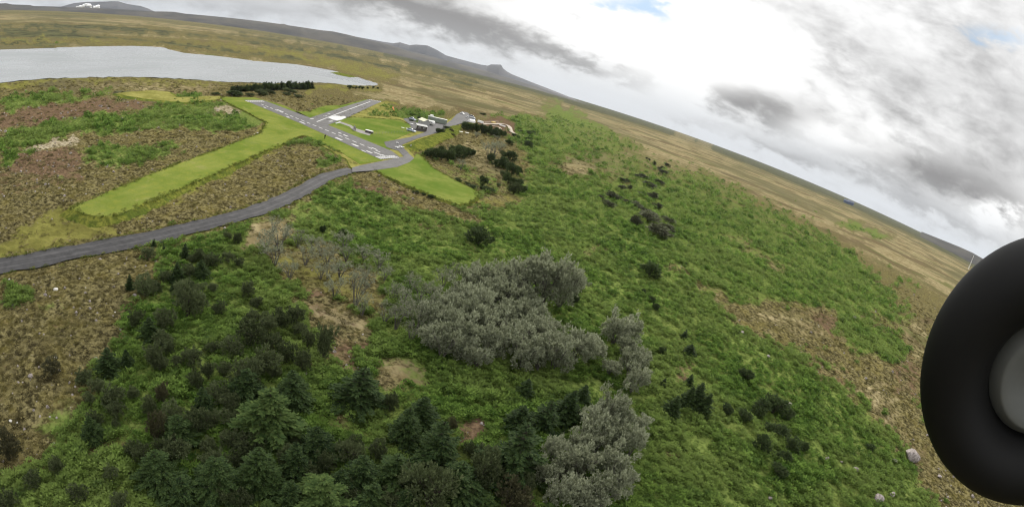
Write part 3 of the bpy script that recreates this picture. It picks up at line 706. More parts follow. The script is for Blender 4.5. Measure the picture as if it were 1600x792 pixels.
# ------------------------------------------------------------------ hills on the horizon
def hill(name, prof, D, depth, mat, seed=0, kind='structure', rough=.10):
    P = np.array([(*azel(*p),) for p in prof]); P = P[np.argsort(P[:, 0])]
    azs = np.linspace(P[0, 0], P[-1, 0], max(80, len(P) * 10)); els = np.interp(azs, P[:, 0], P[:, 1]); nt_ = 17; vs = []; fs = []
    for i, (a, e) in enumerate(zip(azs, els)):
        h = CAM_H + D * math.tan(e)
        for j in range(nt_):
            t = -1 + 2 * j / (nt_ - 1); d = D + t * depth
            k = max(0.0, 1 - abs(t) ** 1.6); x, y = d * math.sin(a), d * math.cos(a)
            nz = (fbm(np.array(x / 420), np.array(y / 420), 4, seed) - .5) * rough * (1 - k) * max(h, 10) * 2 * k ** .3
            vs.append((x, y, -6 + (h + 6) * k + float(nz) * (abs(t) > .05)))
    for i in range(len(azs) - 1):
        for j in range(nt_ - 1):
            a = i * nt_ + j; fs.append((a, a + 1, a + nt_ + 1, a + nt_))
    me = mesh_np(name, vs, fs, True); o = obj(name, me, mat); print(name, max(q_[2] for q_ in vs))
    return tag(o, kind=kind)
hill('ridge', [(-120,8),(-60,6),(0,6),(10,5.5),(18,7.5),(48,8.5),(52,10),(95,11),(120,12),(160,13.5),(200,15.5),(240,18.5),(255,18.5),(272,19),(290,22),(335,26),(400,33),(438,38),(443,37.6),(450,40),(500,47.5),(520,49.5),(545,55),(570,61.5),(600,68),(640,80),(700,95.5),(760,111.5),(800,123.5),(850,139.5),(900,157),(960,178)], 4300, 350, M_hill, 3)
hill('volcanic_hill', [(540,55),(560,58.5),(600,66),(615,68),(625,66.5),(640,71),(650,70),(668,71.5),(682,78),(697,87),(715,92),(740,98.5),(752,101.5),(763,103),(767,101),(783,101.3),(786,107),(792,112),(800,116.5),(830,128.5),(870,144),(900,156)], 5400, 400, M_mount, 5)
hill('mountain', [(85,13),(97,10.5),(115,5.5),(135,3.5),(165,3),(175,2.5),(185,2.7),(200,7),(220,10),(232,14),(240,18),(255,21)], 6400, 550, M_mount, 7)
hill('green_rise', [(1440,362),(1470,374),(1500,386),(1520,395),(1532,402),(1560,418),(1600,440)], 3300, 240, M_hill, 9)
def steam(pts, D, label):
    bm = bmesh.new()
    for (px, py, rpx) in pts:
        d = ray(px, py); p = Vector((0, 0, CAM_H)) + Vector(d) * D; r = rpx / FOC * D
        for k in range(6):
            c = p + Vector((random.uniform(-1, 1), random.uniform(-1, 1), random.uniform(-.5, .5))) * r * .7; s_ = r * random.uniform(.5, .9)
            rs = bmesh.ops.create_icosphere(bm, subdivisions=3, radius=s_); bmesh.ops.translate(bm, vec=c, verts=rs['verts'])
    for v in bm.verts:
        n_ = Vector((vn(np.array(v.co.x * .03), np.array(v.co.z * .03 + v.co.y * .02), k) for k in (1, 2, 3))) if False else None
        v.co.x += (float(vn(np.array(v.co.x * .05), np.array(v.co.z * .05), 1)) - .5) * 15; v.co.z += (float(vn(np.array(v.co.x * .05), np.array(v.co.z * .05), 2)) - .5) * 12
    me = bpy.data.meshes.new('steam_plume'); bm.to_mesh(me); bm.free(); me.shade_smooth()
    tag(obj('steam_plume', me, M_steam), label, 'steam', 'steam plumes', 'stuff')
steam([(120,11.5,1.6),(125,10.3,2.0),(130,9.6,2.2),(135,8.6,2.4),(139,8.4,2.2),(141,9.5,1.6)], 5600, 'white geothermal steam plume before the mountain, left of the pair')
steam([(142,12.4,1.3),(147,11.4,1.8),(151,10.6,2.2),(154,9.8,2.0),(154.5,12,1.3)], 5600, 'white geothermal steam plume before the mountain, right of the pair')

# ------------------------------------------------------------------ plants
def rnd(a, b): return random.uniform(a, b)
def quads_mesh(name, Q, smooth=False):
    Q = np.asarray(Q, np.float32); n = len(Q); return mesh_np(name, Q.reshape(-1, 3), np.arange(n * 4).reshape(n, 4), smooth)
def leafq(out, p, d, L, w, up=None):
    d = d.normalized(); s_ = d.cross(up or Vector((rnd(-1, 1), rnd(-1, 1), rnd(-.3, 1)))); s_ = s_.normalized() * w / 2 if s_.length > 1e-5 else Vector((w / 2, 0, 0))
    out.append((p - s_ * .4, p + d * L * .45 - s_, p + d * L, p + d * L * .45 + s_))
def trunk_mesh(name, segs):
    b = MB()
    for a, c, r0, r1 in segs: b.cyl(a, c, r0, r1, 6)
    me = bpy.data.meshes.new(name); b.bm.to_mesh(me); b.bm.free(); return me
def conifer(seed, spread=.34, whorls=12, dens=1.0, ragged=.25):
    """unit-height spruce: layered drooping boughs with gaps between them"""
    random.seed(seed); Q = []; segs = [(Vector((0, 0, -.06)), Vector((0, 0, .97)), .022, .004)]
    for w in range(whorls):
        t = w / (whorls - 1); z = .07 + .86 * t ** 1.0; Lr = spread * (1 - t) ** .75 + .035
        nb = max(5, int((13 - 7 * t) * dens)); a0 = rnd(0, 6.28)
        for k in range(nb):
            a = a0 + 6.283 * k / nb + rnd(-.3, .3); L = Lr * rnd(1 - ragged, 1 + ragged * .8); zz = z + rnd(-.03, .03)
            lift = rnd(.05, .28) * L * (1 - t * .5) ; droop = rnd(.10, .38) * L * (1 - t)
            o = Vector((0, 0, zz)); dirh = Vector((math.cos(a), math.sin(a), 0)); side = Vector((-math.sin(a), math.cos(a), 0))
            if w < 9: segs.append((o, o + dirh * L * .6 + Vector((0, 0, lift * .6)), .006, .002))
            ns = max(6, int(17 * L / spread))
            for s_ in range(ns):
                u = (s_ + .6) / ns; p = o + dirh * L * u + Vector((0, 0, lift * u - droop * u * u))
                wd = .10 * (1 - .55 * u) * (.6 + L / spread * .6) * (spread / .34)
                for sg in (-1, 1):
                    d = dirh * rnd(.5, .9) + side * sg * rnd(.5, 1.0) + Vector((0, 0, rnd(-.35, .25)))
                    leafq(Q, p, d, wd * rnd(.8, 1.3), wd * rnd(.40, .6), Vector((0, 0, 1)) + dirh * rnd(-.4, .4))
                if s_ % 2 == 0: leafq(Q, p, dirh + Vector((0, 0, rnd(-.1, .7))), wd * 1.0, wd * .5)
    for k in range(10): leafq(Q, Vector((0, 0, .88 + .012 * k)), Vector((rnd(-1, 1), rnd(-1, 1), 1.2)), .05, .02)
    return quads_mesh('spruce_crown', Q), trunk_mesh('spruce_trunk', segs)
def broad(seed, stems=7, height=1.0, width=1.0, clusters=60, leaves=34, lsize=.055, cs=.13, base=.18, open_=0.0, wind=.0, ball=False, mind=0.0):
    """unit shrub/tree: several rising stems, leaf clumps at the twig ends, gaps between"""
    random.seed(seed); Q = []; segs = []; tips = []
    for s_ in range(stems):
        a = 6.283 * s_ / stems + rnd(-.4, .4); rr_ = rnd(.15, .5) * width
        p0 = Vector((rnd(-.04, .04), rnd(-.04, .04), -.06)); p1 = Vector((math.cos(a) * rr_ * .45, math.sin(a) * rr_ * .45, height * rnd(.35, .5)))
        p2 = Vector((math.cos(a) * rr_ + wind * .1, math.sin(a) * rr_, height * rnd(.65, .88)))
        segs += [(p0, p1, .020, .013), (p1, p2, .013, .006)]
        for k in range(3):
            q_ = p1.lerp(p2, rnd(.1, .9)); e = q_ + Vector((rnd(-.22, .22) * width, rnd(-.22, .22) * width, rnd(.05, .2))); segs.append((q_, e, .007, .003)); tips.append(e)
        tips.append(p2)
    ncl = 0; tries = 0; cen = []
    lob = [(Vector((rnd(-.26, .26) * width, rnd(-.26, .26) * width, height * rnd(.34, .70))), rnd(.22, .34)) for _ in range(5)]
    while ncl < clusters and tries < clusters * 40:
        tries += 1
        if tries <= len(tips) and not ball: c = tips[tries - 1]
        else:
            lc, lr = random.choice(lob); v_ = Vector((random.gauss(0, 1), random.gauss(0, 1), random.gauss(0, 1) + .35)).normalized()
            c = lc + Vector((v_.x * lr * width, v_.y * lr * width, v_.z * lr * height)) * rnd(.72, 1.05)
            if c.z < base * height * rnd(.4, 1.3): continue
            if open_ and vn(np.array(c.x * 5 + seed), np.array(c.y * 5 + c.z * 3), 2) < open_: continue
        if mind and any((c - q_).length < mind for q_ in cen): continue
        cen.append(c); ncl += 1; r_ = cs * rnd(.65, 1.3); ax = Vector((c.x + wind * .6, c.y + rnd(-.2, .2), .75)).normalized()
        for k in range(leaves):
            v_ = Vector((random.gauss(0, .5), random.gauss(0, .5), random.gauss(0, .5))); p = c + v_ * r_ + ax * r_ * rnd(-.5, .6)
            leafq(Q, p, v_ * .8 + ax * .9 + Vector((wind, 0, 0)), lsize * rnd(.7, 1.4), lsize * rnd(.45, .7))
    return quads_mesh('leaf_crown', Q), trunk_mesh('stems', segs)
SPR = [conifer(s, sp, wh, de, rg) for s, sp, wh, de, rg in ((1, .33, 12, 1.0, .22), (2, .38, 11, 1.1, .30), (3, .30, 13, .9, .2), (4, .42, 10, 1.1, .42), (5, .36, 9, .9, .45), (6, .34, 14, 1.1, .3))]
WIL = [broad(s, 7, 1, 1.0, 78, 36, .070, .058, .05, wind=.16, mind=.105) for s in (11, 12, 13, 14)]
WSP = [broad(s, 6, 1, 1.1, 30, 24, .050, .085, .25, .35, .5) for s in (21, 22, 23)]
SHR = [broad(s, 6, 1, 1.0, 62, 34, .086, .072, .03, mind=.115) for s in (31, 32, 33, 34)]
BSH = [broad(s, 5, 1, 1.0, 60, 32, .10, .085, .0, ball=True, mind=.10) for s in (41, 42, 43)]
JUN = [broad(s, 5, 1, 1.0, 46, 22, .12, .11, .0, ball=True) for s in (51, 52, 53)]
random.seed(99)
KINDS = {
 'spruce': ('spruce_tree', 'spruce', SPR, M_spruce, M_bark, 'trunk', 'crown', .84),
 'lime': ('spruce_tree', 'spruce', SPR, M_sprucelime, M_bark, 'trunk', 'crown', .90),
 'willow': ('willow_tree', 'willow', WIL, M_willow, M_barkgrey, 'trunk', 'crown', 1.0),
 'scrub': ('scrub_willow', 'willow', WSP, M_willowsparse, M_barkgrey, 'trunk', 'crown', 1.0),
 'shrub': ('willow_shrub', 'shrub', SHR, M_shrub, M_bark, 'stems', 'leaves', 1.0),
 'brown': ('heath_shrub', 'shrub', SHR, M_shrubbrown, M_bark, 'stems', 'leaves', 1.0),
 'bush': ('evergreen_bush', 'bush', BSH, M_bush, M_bark, 'stems', 'leaves', 1.0),
 'juniper': ('juniper_bush', 'bush', JUN, M_juniper, M_bark, 'stems', 'leaves', 1.0),
}
PLANTS = []                                              # (kind, px, py, h_px, w_px|None, label, group)
def P(kind, group, label, items):
    for it in items:
        px, py, h = it[:3]; w = it[3] if len(it) > 3 and not isinstance(it[3], str) else None
        lb = next((q_ for q_ in it[3:] if isinstance(q_, str)), label)
        PLANTS.append((kind, px, py, h, w, lb, group))
MESHC = {}
def plant_all():
    xs = np.array([at(p[1], p[2]).x for p in PLANTS]); ys = np.array([at(p[1], p[2]).y for p in PLANTS])
    zs = height(xs, ys, fine=False)
    for (kind, px, py, h, w, lb, gp), x, y, z in zip(PLANTS, xs, ys, zs):
        nm, cat, V, mc, mt, tn, cn, wr = KINDS[kind]
        D = math.sqrt(x * x + y * y + CAM_H ** 2); cosd = math.hypot(x, y) / D
        hp = h / FOC * D / max(.45, cosd)
        wp = (w / FOC * D) if w else hp * wr * rnd(.85, 1.15)
        if kind in ('spruce', 'lime') and py > 600 and px < 1000: hp *= .84
        vi = random.randrange(len(V)); key = (kind, vi)
        if key not in MESHC:
            mc_ = V[vi][0].copy(); mc_.materials.clear(); mc_.materials.append(mc); mt_ = V[vi][1].copy(); mt_.materials.clear(); mt_.materials.append(mt); MESHC[key] = (mc_, mt_)
        ws = wp / (.72 if kind in ('spruce', 'lime') else 1.0)
        e = empty(nm, (x, y, z - .02), rnd(0, 6.28), (ws, ws, hp)); tag(e, lb, cat, gp)
        e.rotation_euler.x = rnd(-.05, .05); e.rotation_euler.y = rnd(-.05, .05)
        obj(tn, MESHC[key][1], None, e); obj(cn, MESHC[key][0], None, e)
# ---- spruces of the lower left thicket and slope (pixel of the foot, height in pixels of the photograph)
g1 = 'young spruces south of the gravel road'
P('spruce', g1, None, [
 (240,387,13,'tiny dark spruce at the very edge of the gravel road'),
 (256,396,10,'tiny spruce sapling in the green patch just below the gravel road'),
 (289,406,22,'dark pointed spruce, highest of the three spruces below the gravel road'),
 (277,441,28,'dark narrow spruce, left one of the lower pair below the gravel road'),
 (315,436,28,'dark pointed spruce, right one of the lower pair below the gravel road'),
 (203,454,22,'small dark spruce on the left side of the round grey shrub cluster in the heath'),
 (273,456,15,'stubby dark spruce directly above the big round dark shrub'),
 (235,529,28,'dark spruce between two grey shrubs at the edge of the brown heath'),
 (171,580,34,'dark pointed spruce with a pale shrub on its left at the heath edge'),
 (200,572,24,'small spruce right beside the pointed spruce at the heath edge'),
 (320,643,42,'broad dark spruce above the bluish spruce in the lower left thicket'),
 (146,684,40,'dark bushy spruce above the bare straw patch in the lower left'),
 (282,690,48,'bluish green spruce with a brown shrub close on its left'),
 (252,755,56,'shaggy dark spruce at the left end of the black thicket near the bottom edge')])
g2 = 'spruces of the dark thicket along the bottom'
P('lime', g2, None, [
 (419,684,82,'tall spruce with lime green top shoots above the dark thicket'),
 (484,772,36,'small light green spruce tip in the middle of the dark bottom thicket'),
 (503,800,62,'yellowish green spruce at the bottom edge below the small light spruce'),
 (420,802,26,'pale sapling top poking out of the black shade at the bottom edge'),
 (757,798,28,'light green sapling at the bottom edge left of the brown shrub'),
 (857,800,20,'yellow green sapling at the bottom edge below the silver willows'),
 (676,800,22,'bright green sapling tip in front of the grey shrub at the bottom edge')])
P('spruce', g2, None, [
 (458,634,60,'blue green spruce behind and right of the lime tipped spruce'),
 (559,634,68,'solitary black looking spruce in the middle beside the straw gap'),
 (385,622,48,'broad dark spruce left of the blue green spruce, under grey shrubs'),
 (495,716,56,'wide spruce between the lime tipped spruce and the straw gap'),
 (460,745,58,'spruce with layered boughs below the pale little shrub in the dark thicket'),
 (405,762,66,'wide dark spruce under the grey shrubs in the middle of the dark thicket'),
 (340,770,62,'wide spruce with drooping boughs over a black gap, lower left thicket'),
 (290,785,44,'low dark spruce in front of the lower left thicket near the bottom edge'),
 (563,760,56,'round topped olive spruce left of the twin spruces near the bottom edge'),
 (611,764,58,'broad dark green spruce right of the olive spruce near the bottom edge'),
 (578,798,46,'spruce with pale whorled shoots at the bottom edge under the olive spruce'),
 (628,800,40,'small spruce at the bottom edge left of the grey rounded shrub'),
 (630,692,64,'dark spruce, left one of the three crowded together right of the black solitary spruce'),
 (657,668,52,'spruce standing hindmost of the three crowded together right of the black solitary spruce'),
 (678,727,78,'big spruce with pale bough ends, foremost of the three crowded together')])
g3 = 'spruces beside the lower silver willows'
P('spruce', g3, None, [
 (817,622,34,'small dark columnar spruce alone below the big silver willow grove'),
 (906,632,36,'narrow dark spruce at the right end of the row beside the lower silver willows'),
 (879,657,54,'dark leaning spruce, second from the right in the row beside the lower silver willows'),
 (847,672,56,'tall dark spruce in the middle of the row beside the lower silver willows'),
 (808,672,44,'ragged spruce at the left of the row, behind the big dark spruce'),
 (795,744,92,'big very dark spruce with drooping boughs left of the lower silver willows')])
g4 = 'dark spruces scattered on the right green slope'
P('spruce', g4, None, [
 (1046,646,32,'dark shaggy spruce at the left foot of the dark clump on the green slope'),
 (1075,602,22,'small spruce at the upper tip of the dark clump on the green slope'),
 (1069,634,34,'dark spruce in the middle of the dark clump on the green slope'),
 (1083,632,38,'tallest dark spruce of the dark clump on the green slope'),
 (1096,643,32,'dark spruce at the right foot of the dark clump on the green slope'),
 (1069,525,15,'small dark spruce upper one of two beside the stony streak'),
 (1077,550,18,'small dark spruce lower one of two beside the stony streak'),
 (1035,602,13,'small dark spruce left above the dark clump on the green slope')])
P('bush', g4, None, [
 (1134,643,14,22,'low dark bush between the two dark clumps on the green slope'),
 (1162,654,16,26,'dark low bush at the left of the right hand dark clump'),
 (1185,641,20,34,'dark bush at the upper left of the right hand dark clump'),
 (1208,641,24,40,'largest dark bush at the top of the right hand dark clump'),
 (1230,648,12,22,'small dark bush at the right end of the right hand dark clump'),
 (1216,673,14,36,'dark olive bush in the middle of the right hand dark clump'),
 (1188,703,22,28,'round dark bush at the lower left of the right hand dark clump'),
 (1235,700,20,28,'round dark bush at the lower right of the right hand dark clump'),
 (1256,701,14,18,'small dark bush touching the lower right round bush'),
 (1360,700,9,16,'little dark green bush far right on the green slope'),
 (1034,548,11,13,'small round dark bush left of the two small spruces by the stony streak'),
 (1024,484,12,12,'dark small bush, lower of the short row on the green slope'),
 (1017,470,9,12,'dark small bush, middle of the short row on the green slope'),
 (1004,458,8,9,'dark tiny bush, top of the short row on the green slope'),
 (1012,432,22,32,'solitary dark round bush right of the big willow grove'),
 (747,380,26,38,'solitary black green bush on the slope below the lower lawn'),
 (768,376,9,14,'tiny bush just right of the solitary black green bush'),
 (897,472,17,16,'small dark bush at the right foot of the upper willow'),
 (1165,590,16,26,'faint brownish dark bush on the upper green slope above the right clump'),
 (1215,740,16,30,'low dark bush near the bottom below the right hand clump'),
 (1222,715,14,26,'low dark bush just under the two round dark bushes')])
# ---- shrubs of the lower left
g5 = 'grey olive shrubs south of the gravel road'
LS = 'grey olive rounded willow shrub among the young spruces south of the gravel road'
P('shrub', g5, LS, [(257,441,13,18),(331,418,17,28),(311,411,17,20),(331,460,15,18),(356,411,14,20),(345,490,15,24),(371,416,11,16),(295,434,17,27),(244,458,15,18),(232,404,12,24),(388,465,22,22),(402,480,14,20),(300,412,10,14),(290,452,12,30),(312,458,12,24),
 (227,464,25,34,'round grey shrub cluster alone in the brown heath left of the spruces'),
 (293,497,44,50,'big round dark grey shrub below the young spruces'),
 (286,470,24,34,'grey shrub just above and behind the big round dark shrub'),
 (214,513,20,24,'green shrub at the left of the spruce at the heath edge'),
 (256,515,26,32,'grey leafy shrub at the right of the spruce at the heath edge'),
 (371,384,15,15,'dark small shrub near the road above the straw coloured patch'),
 (354,380,13,13,'small shrub near the road left of the straw coloured patch')])
g6 = 'grey olive shrubs of the lower left thicket'
LT = 'dull grey olive shrub crowded into the lower left thicket'
P('shrub', g6, LT, [(461,507,26,28),(395,503,15,26),(414,504,13,17),(391,541,36,46),(420,524,27,28),(467,524,17,20),(480,544,26,20),(361,556,19,38),(425,551,28,30),(446,568,28,28),(471,582,28,26),(416,585,32,46),(429,592,14,22),(351,592,20,26),(384,608,36,46),
 (241,573,28,34),(253,545,19,32),(265,556,18,18),(278,574,13,22),(132,594,15,26),(154,611,17,26),(138,627,13,18),(183,647,19,28),(235,647,24,24),(306,607,19,28),(334,553,14,22),(209,620,14,20),(148,662,18,26),(273,662,24,36),(310,662,21,30),(355,640,20,30),
 (203,706,13,22),(90,733,17,24),(52,755,14,28),(15,792,22,34),(313,677,31,36),(334,667,22,32),(277,717,26,46),(384,705,22,40),(338,738,28,42),(250,704,18,24),(390,706,26,48),(437,709,18,22),(460,700,15,20),(120,775,16,30),(190,790,18,30),(175,745,15,24),(428,759,18,26),
 (437,514,28,28,'dark rounded shrub at the top of the thicket left of the straw gap'),
 (505,563,48,28,'upright bluish shrub standing in the straw gap'),
 (179,627,20,36,'pale grey green shrub above the bushy spruce in the lower left'),
 (326,597,24,22,'pale greenish shrub right above the broad dark spruce'),
 (458,690,17,18,'pale small shrub left of the wide spruce with bough tips'),
 (547,725,30,40,'pale grey shrub in the shade between the wide spruce and the olive spruce'),
 (182,668,13,14,'very pale tiny shrub beside the bushy spruce in the lower left')])
P('shrub', g6, LT, [(x0 + rnd(-12, 12), y0 + rnd(-8, 8), rnd(16, 28), rnd(24, 42)) for x0, y0 in ((330,710),(365,730),(360,690),(350,792),(380,785),(440,735),(475,750),(520,745),(540,780),(590,725),(605,795),(655,770),(720,790),(770,772),(560,700),(230,720),(335,620),(300,570),(260,585),(430,655),(355,660))])
P('spruce', g2, 'dark spruce buried among shrubs in the black lower left thicket', [(x0 + rnd(-6, 6), y0, rnd(38, 58)) for x0, y0 in ((432,772),(455,795),(538,772),(712,772))])
P('brown', 'brown heath shrubs', None, [(246,684,36,28,'brownish shrub close on the left of the bluish spruce'),(82,582,17,30,'lone dull shrub out in the brown heath on the left'),(12,712,32,40,'brown shadowy shrub at the left edge of the photo'),(257,631,28,22,'brown upright shrub in the lower left thicket'),
 (698,757,22,34,'dull brown shrub right of the rounded grey shrub at the bottom'),(703,674,16,16,'small brown shrub beside the bare red patch'),(791,798,40,54,'brownish shrub at the bottom edge under the big dark spruce'),(510,728,16,24,'dark brown scrub in the shade beside the pale grey shrub')])
P('shrub', g6, None, [(669,798,60,76,'large rounded grey shrub at the bottom edge'),(608,641,23,25,'bluish small shrub between the black spruce and the three crowded spruces'),(751,757,48,52,'rounded grey shrub left of the big very dark spruce'),(818,769,26,26,'small shrub at the left foot of the lower silver willows'),(733,712,16,24,'low olive shrub between the bare red patch and the rounded grey shrub')])
# ---- silver willows
g7 = 'silver willows of the central grove'
LW = 'silver grey willow packed inside the big central grove'
P('willow', g7, LW, [(672,520,48,46),(690,500,46,44),(712,482,46,44),(730,462,44,42),(748,446,36,38),(770,460,46,46),(788,448,40,40),(700,535,52,48),(722,518,50,48),(745,500,50,48),(768,486,48,48),(790,478,46,46),(812,490,46,46),(730,548,52,48),(755,534,52,50),(780,520,52,50),(805,515,50,48),(826,512,44,44),(770,562,54,50),(795,555,54,50),(820,545,52,50),(842,540,46,46),(812,578,52,52),(838,580,56,54),(862,582,54,52),(862,556,48,46),(742,575,40,44),(690,562,54,58),(672,548,40,40),(715,566,40,40)])
P('willow', g7, None, [(845,478,84,76,'tall willow with a rounded crown standing out at the top right of the central grove'),(812,466,62,52,'willow crown at the upper middle of the central grove, left of the tall rounded one'),(872,480,72,52,'willow at the right side of the tall rounded one, top right of the central grove'),
 (905,452,22,22,'small leaning willow sprig right of the tall rounded willow'),(895,572,58,54,'loose willow at the right hand end of the central grove'),(918,562,42,42,'outermost thin willow at the right hand end of the central grove')])
g8 = 'sparse willows on the left flank of the grove'
P('scrub', g8, 'thin grey willow scrub on the left flank of the central grove', [(600,505,32,38),(618,512,40,40),(636,500,36,38),(650,520,44,42),(640,535,32,40),(660,500,40,40),(628,475,30,36),(655,470,34,36),(676,478,36,36),(640,450,22,28),(612,470,26,30),(690,452,32,32),(705,440,30,32)])
P('scrub', 'bare grey scrub willows', 'half bare grey scrub willow above the straw gap', [(426,364,24,28),(434,392,38,46),(430,415,34,46),(452,436,26,38),(465,386,24,34),(477,416,28,36),(500,400,24,34),(510,418,28,34),(538,388,24,36),(541,408,26,38),(501,438,24,30),(521,466,32,36),(511,438,26,32),(568,408,22,34),(592,422,26,34),(530,436,28,36),(488,392,22,30),(415,400,30,36),(446,372,22,30),(570,440,26,30),(600,440,22,26)])
P('scrub', 'bare grey scrub willows', None, [(554,480,58,48,'tall leaning scrub willow with a bare dark trunk above the straw gap'),(566,494,34,30,'small scrub willow with a bent trunk beside the bare straw ground')])
P('bush', 'dark bushes above the bare willows', None, [(503,364,12,10,'small dark bush, left of two at the top of the bare willow scrub'),(533,370,12,12,'small dark bush, right of two at the top of the bare willow scrub')])
P('willow', 'silver willows of the right clump', None, [(958,534,52,48,'bright silver willow at the top of the small right hand clump'),(978,530,40,36,'silver willow at the top right shoulder of the small right hand clump'),(975,556,38,40,'silver willow at the waist of the small right hand clump'),(998,566,26,26,'small silver willow sticking out right of the small right hand clump'),(948,588,26,34,'low silver willow sticking out left of the small right hand clump'),(980,586,44,44,'silver willow in the lower middle of the small right hand clump'),(985,612,44,40,'silver willow at the foot of the small right hand clump')])
g9 = 'silver willows at the bottom'
P('willow', g9, 'silver willow inside the lower clump at the bottom of the photo', [(938,672,64,50),(915,690,54,46),(925,712,54,50),(945,705,52,46),(895,716,48,46),(900,748,54,52),(948,744,54,50),(925,788,50,50),(890,788,48,48),(872,750,46,44),(958,772,46,44),(918,800,40,50)])
P('willow', g9, None, [(958,684,50,40,'silver willow on the upper right shoulder of the lower clump'),(995,670,26,34,'low greenish willow sticking out right of the lower clump'),(980,714,46,40,'silver willow bulging from the right side of the lower clump'),(858,724,42,36,'silver willow at the left shoulder of the lower clump beside the dark spruce'),(846,756,42,36,'silver willow at the left foot of the lower clump'),(860,784,40,38,'silver willow low on the left of the lower clump near the bottom edge'),(905,662,22,22,'small pale willow sprig at the top left of the lower clump')])
# ---- juniper mounds half way up the slope
P('juniper', 'low grey junipers on the slope', 'low grey green juniper mound in the straggling patch on the mid slope', [(959,312,10,30),(950,324,9,22),(940,312,5,14),(1042,349,8,22),(1042,360,8,22),(1026,325,9,18),(994,323,7,22),(971,285,6,14),(980,286,5,9),(971,297,7,14),(983,298,7,9),(1019,295,7,28),(1028,288,7,18),(1008,279,5,22),(998,278,4,16),(1035,273,7,15),(1033,267,5,14),(1042,260,5,10),(1036,264,4,8),(1022,259,7,6),(1010,249,3,5),(1015,251,3,5),(1050,366,6,14),(984,318,6,18),(1005,332,7,22),(1000,306,4,14)])
P('juniper', 'low grey junipers on the slope', None, [(1012,346,13,42,'widest brown green juniper mound of the mid slope patch'),(995,353,14,22,'bluish grey juniper at the left foot of the mid slope patch'),(1036,373,16,46,'big grey green juniper mound at the bottom of the mid slope patch'),(1017,311,10,20,'dark juniper mound with red brown top in the mid slope patch')])
# ---- around the airfield
P('bush', 'willow hedge beside the lower lawn', 'dark green willow bush in the dense hedge above the lower lawn', [(663,243,8,14),(672,246,14,18),(681,248,16,20),(690,250,18,20),(699,251,20,20),(708,250,20,20),(717,248,19,18),(725,246,17,18),(734,245,13,16),(690,243,14,18),(704,243,16,18),(718,241,13,16)])
P('bush', 'dark hedge below the drive', 'dark green conifer bush in the long hedge beside the dirt track', [(724,203,11,14),(731,205,13,14),(738,206,13,14),(745,208,14,14),(752,209,14,14),(759,211,14,14),(766,212,14,14),(773,213,13,14),(780,214,12,13),(786,214,9,10)])
P('scrub', 'grey half bare trees by the airfield', None, [(762,250,28,24,'tall grey half bare tree, left one behind the dark tree group by the airfield'),(772,246,26,22,'tall grey half bare tree, middle one behind the dark tree group by the airfield'),(781,240,18,18,'grey half bare tree, right one behind the dark tree group by the airfield'),(720,266,20,14,'thin grey tree between the willow hedge and the lower lawn'),(744,216,9,14,'small grey bush below the long dark hedge'),(777,219,7,14,'small grey bush at the right end of the long dark hedge')])
P('bush', 'dark tree group below the hedges', 'dark round tree in the group between the hedges and the green slope', [(767,254,13,16),(778,262,17,20),(789,263,15,18),(795,252,16,20),(787,247,10,14),(799,274,20,20),(808,271,13,14),(794,286,17,18),(806,288,14,20),(815,298,13,14)])
P('shrub', 'dark tree group below the hedges', None, [(803,300,18,22,'grey round bush at the lower end of the dark tree group'),(785,274,9,12,'small grey bush left of the dark tree group'),(778,290,5,8,'little shrub left of the lower end of the dark tree group')])
P('bush', 'small bushes by the lower lawn', None, [(755,289,15,14,'small dark tree near the tip of the lower lawn'),(752,293,6,8,'tiny bush at the foot of the small dark tree near the lower lawn'),(764,297,7,20,'low dark bush right of the small dark tree near the lower lawn'),(715,283,5,14,'low dark bush on the upper edge of the lower lawn'),(739,292,5,16,'low dark bush on the edge near the tip of the lower lawn'),(730,287,4,10,'tiny dark bush on the edge between the two low bushes of the lower lawn'),(674,308,5,14,'low dark bush on the lower edge of the lower lawn'),(662,304,4,8,'tiny dark bush on the lower edge of the lower lawn'),(650,300,4,10,'small dark bush lower left edge of the lower lawn')])
P('bush', 'bushes along the drive', None, [(686,209,10,14,'round dark bush on the near edge of the drive'),(698,202,5,14,'flat dark bush on the near edge of the drive'),(794,227,8,14,'dark bush right of the long hedge end'),(802,214,6,7,'small dark bush above the pale path end'),(810,216,5,6,'tiny dark bush beside the pale path end'),(822,209,6,22,'wide dark low bush behind the pale path end'),(830,208,5,14,'right part of the dark low bushes behind the pale path end'),(824,229,8,18,'dark bush, lower one of two right of the grey trees'),(826,221,7,14,'dark bush, upper one of two right of the grey trees')])
P('brown', 'brown bushes on the bank', None, [(704.5,207.5,6,8,'round brown bush on the end of the grass bank'),(707,213,4,6,'small brown bush below the end of the grass bank')])
# ---- lakeside wood
rw = []
for i in range(26):
    t = i / 25; rw.append((366 + 119 * t + random.uniform(-1, 1), 142.5 - 4.0 * t + random.uniform(-.8, .8), 8 + 4 * min(1, t * 2.2) + random.uniform(-1.5, 1.5), 12))
P('bush', 'lakeside wood', 'dark conifer in the dense row on the lake shore', [(a, b + .8, c * .85, 12) for a, b, c, d in rw[::2]])
P('spruce', 'lakeside wood', 'dark conifer in the dense row on the lake shore', rw)
P('bush', 'lakeside wood', None, [(368,150,8,32,'long low dark bush in front of the lakeside wood near the runway end'),(337,148,4,12,'small bush on its own left of the lakeside wood')])
P('shrub', 'lakeside wood', None, [(405,149,9,22,'grey green bush in front of the middle of the lakeside wood'),(421,148,7,16,'grey green bush beside the pale spot before the lakeside wood'),(451,146,7,22,'low grey bush in front of the right half of the lakeside wood'),(465,152,4,16,'flat scrub on the straw grass behind the runway'),(447,149,4,14,'flat scrub below the low grey bush by the lakeside wood'),(390,151,5,14,'low scrub at the far end of the runway')])
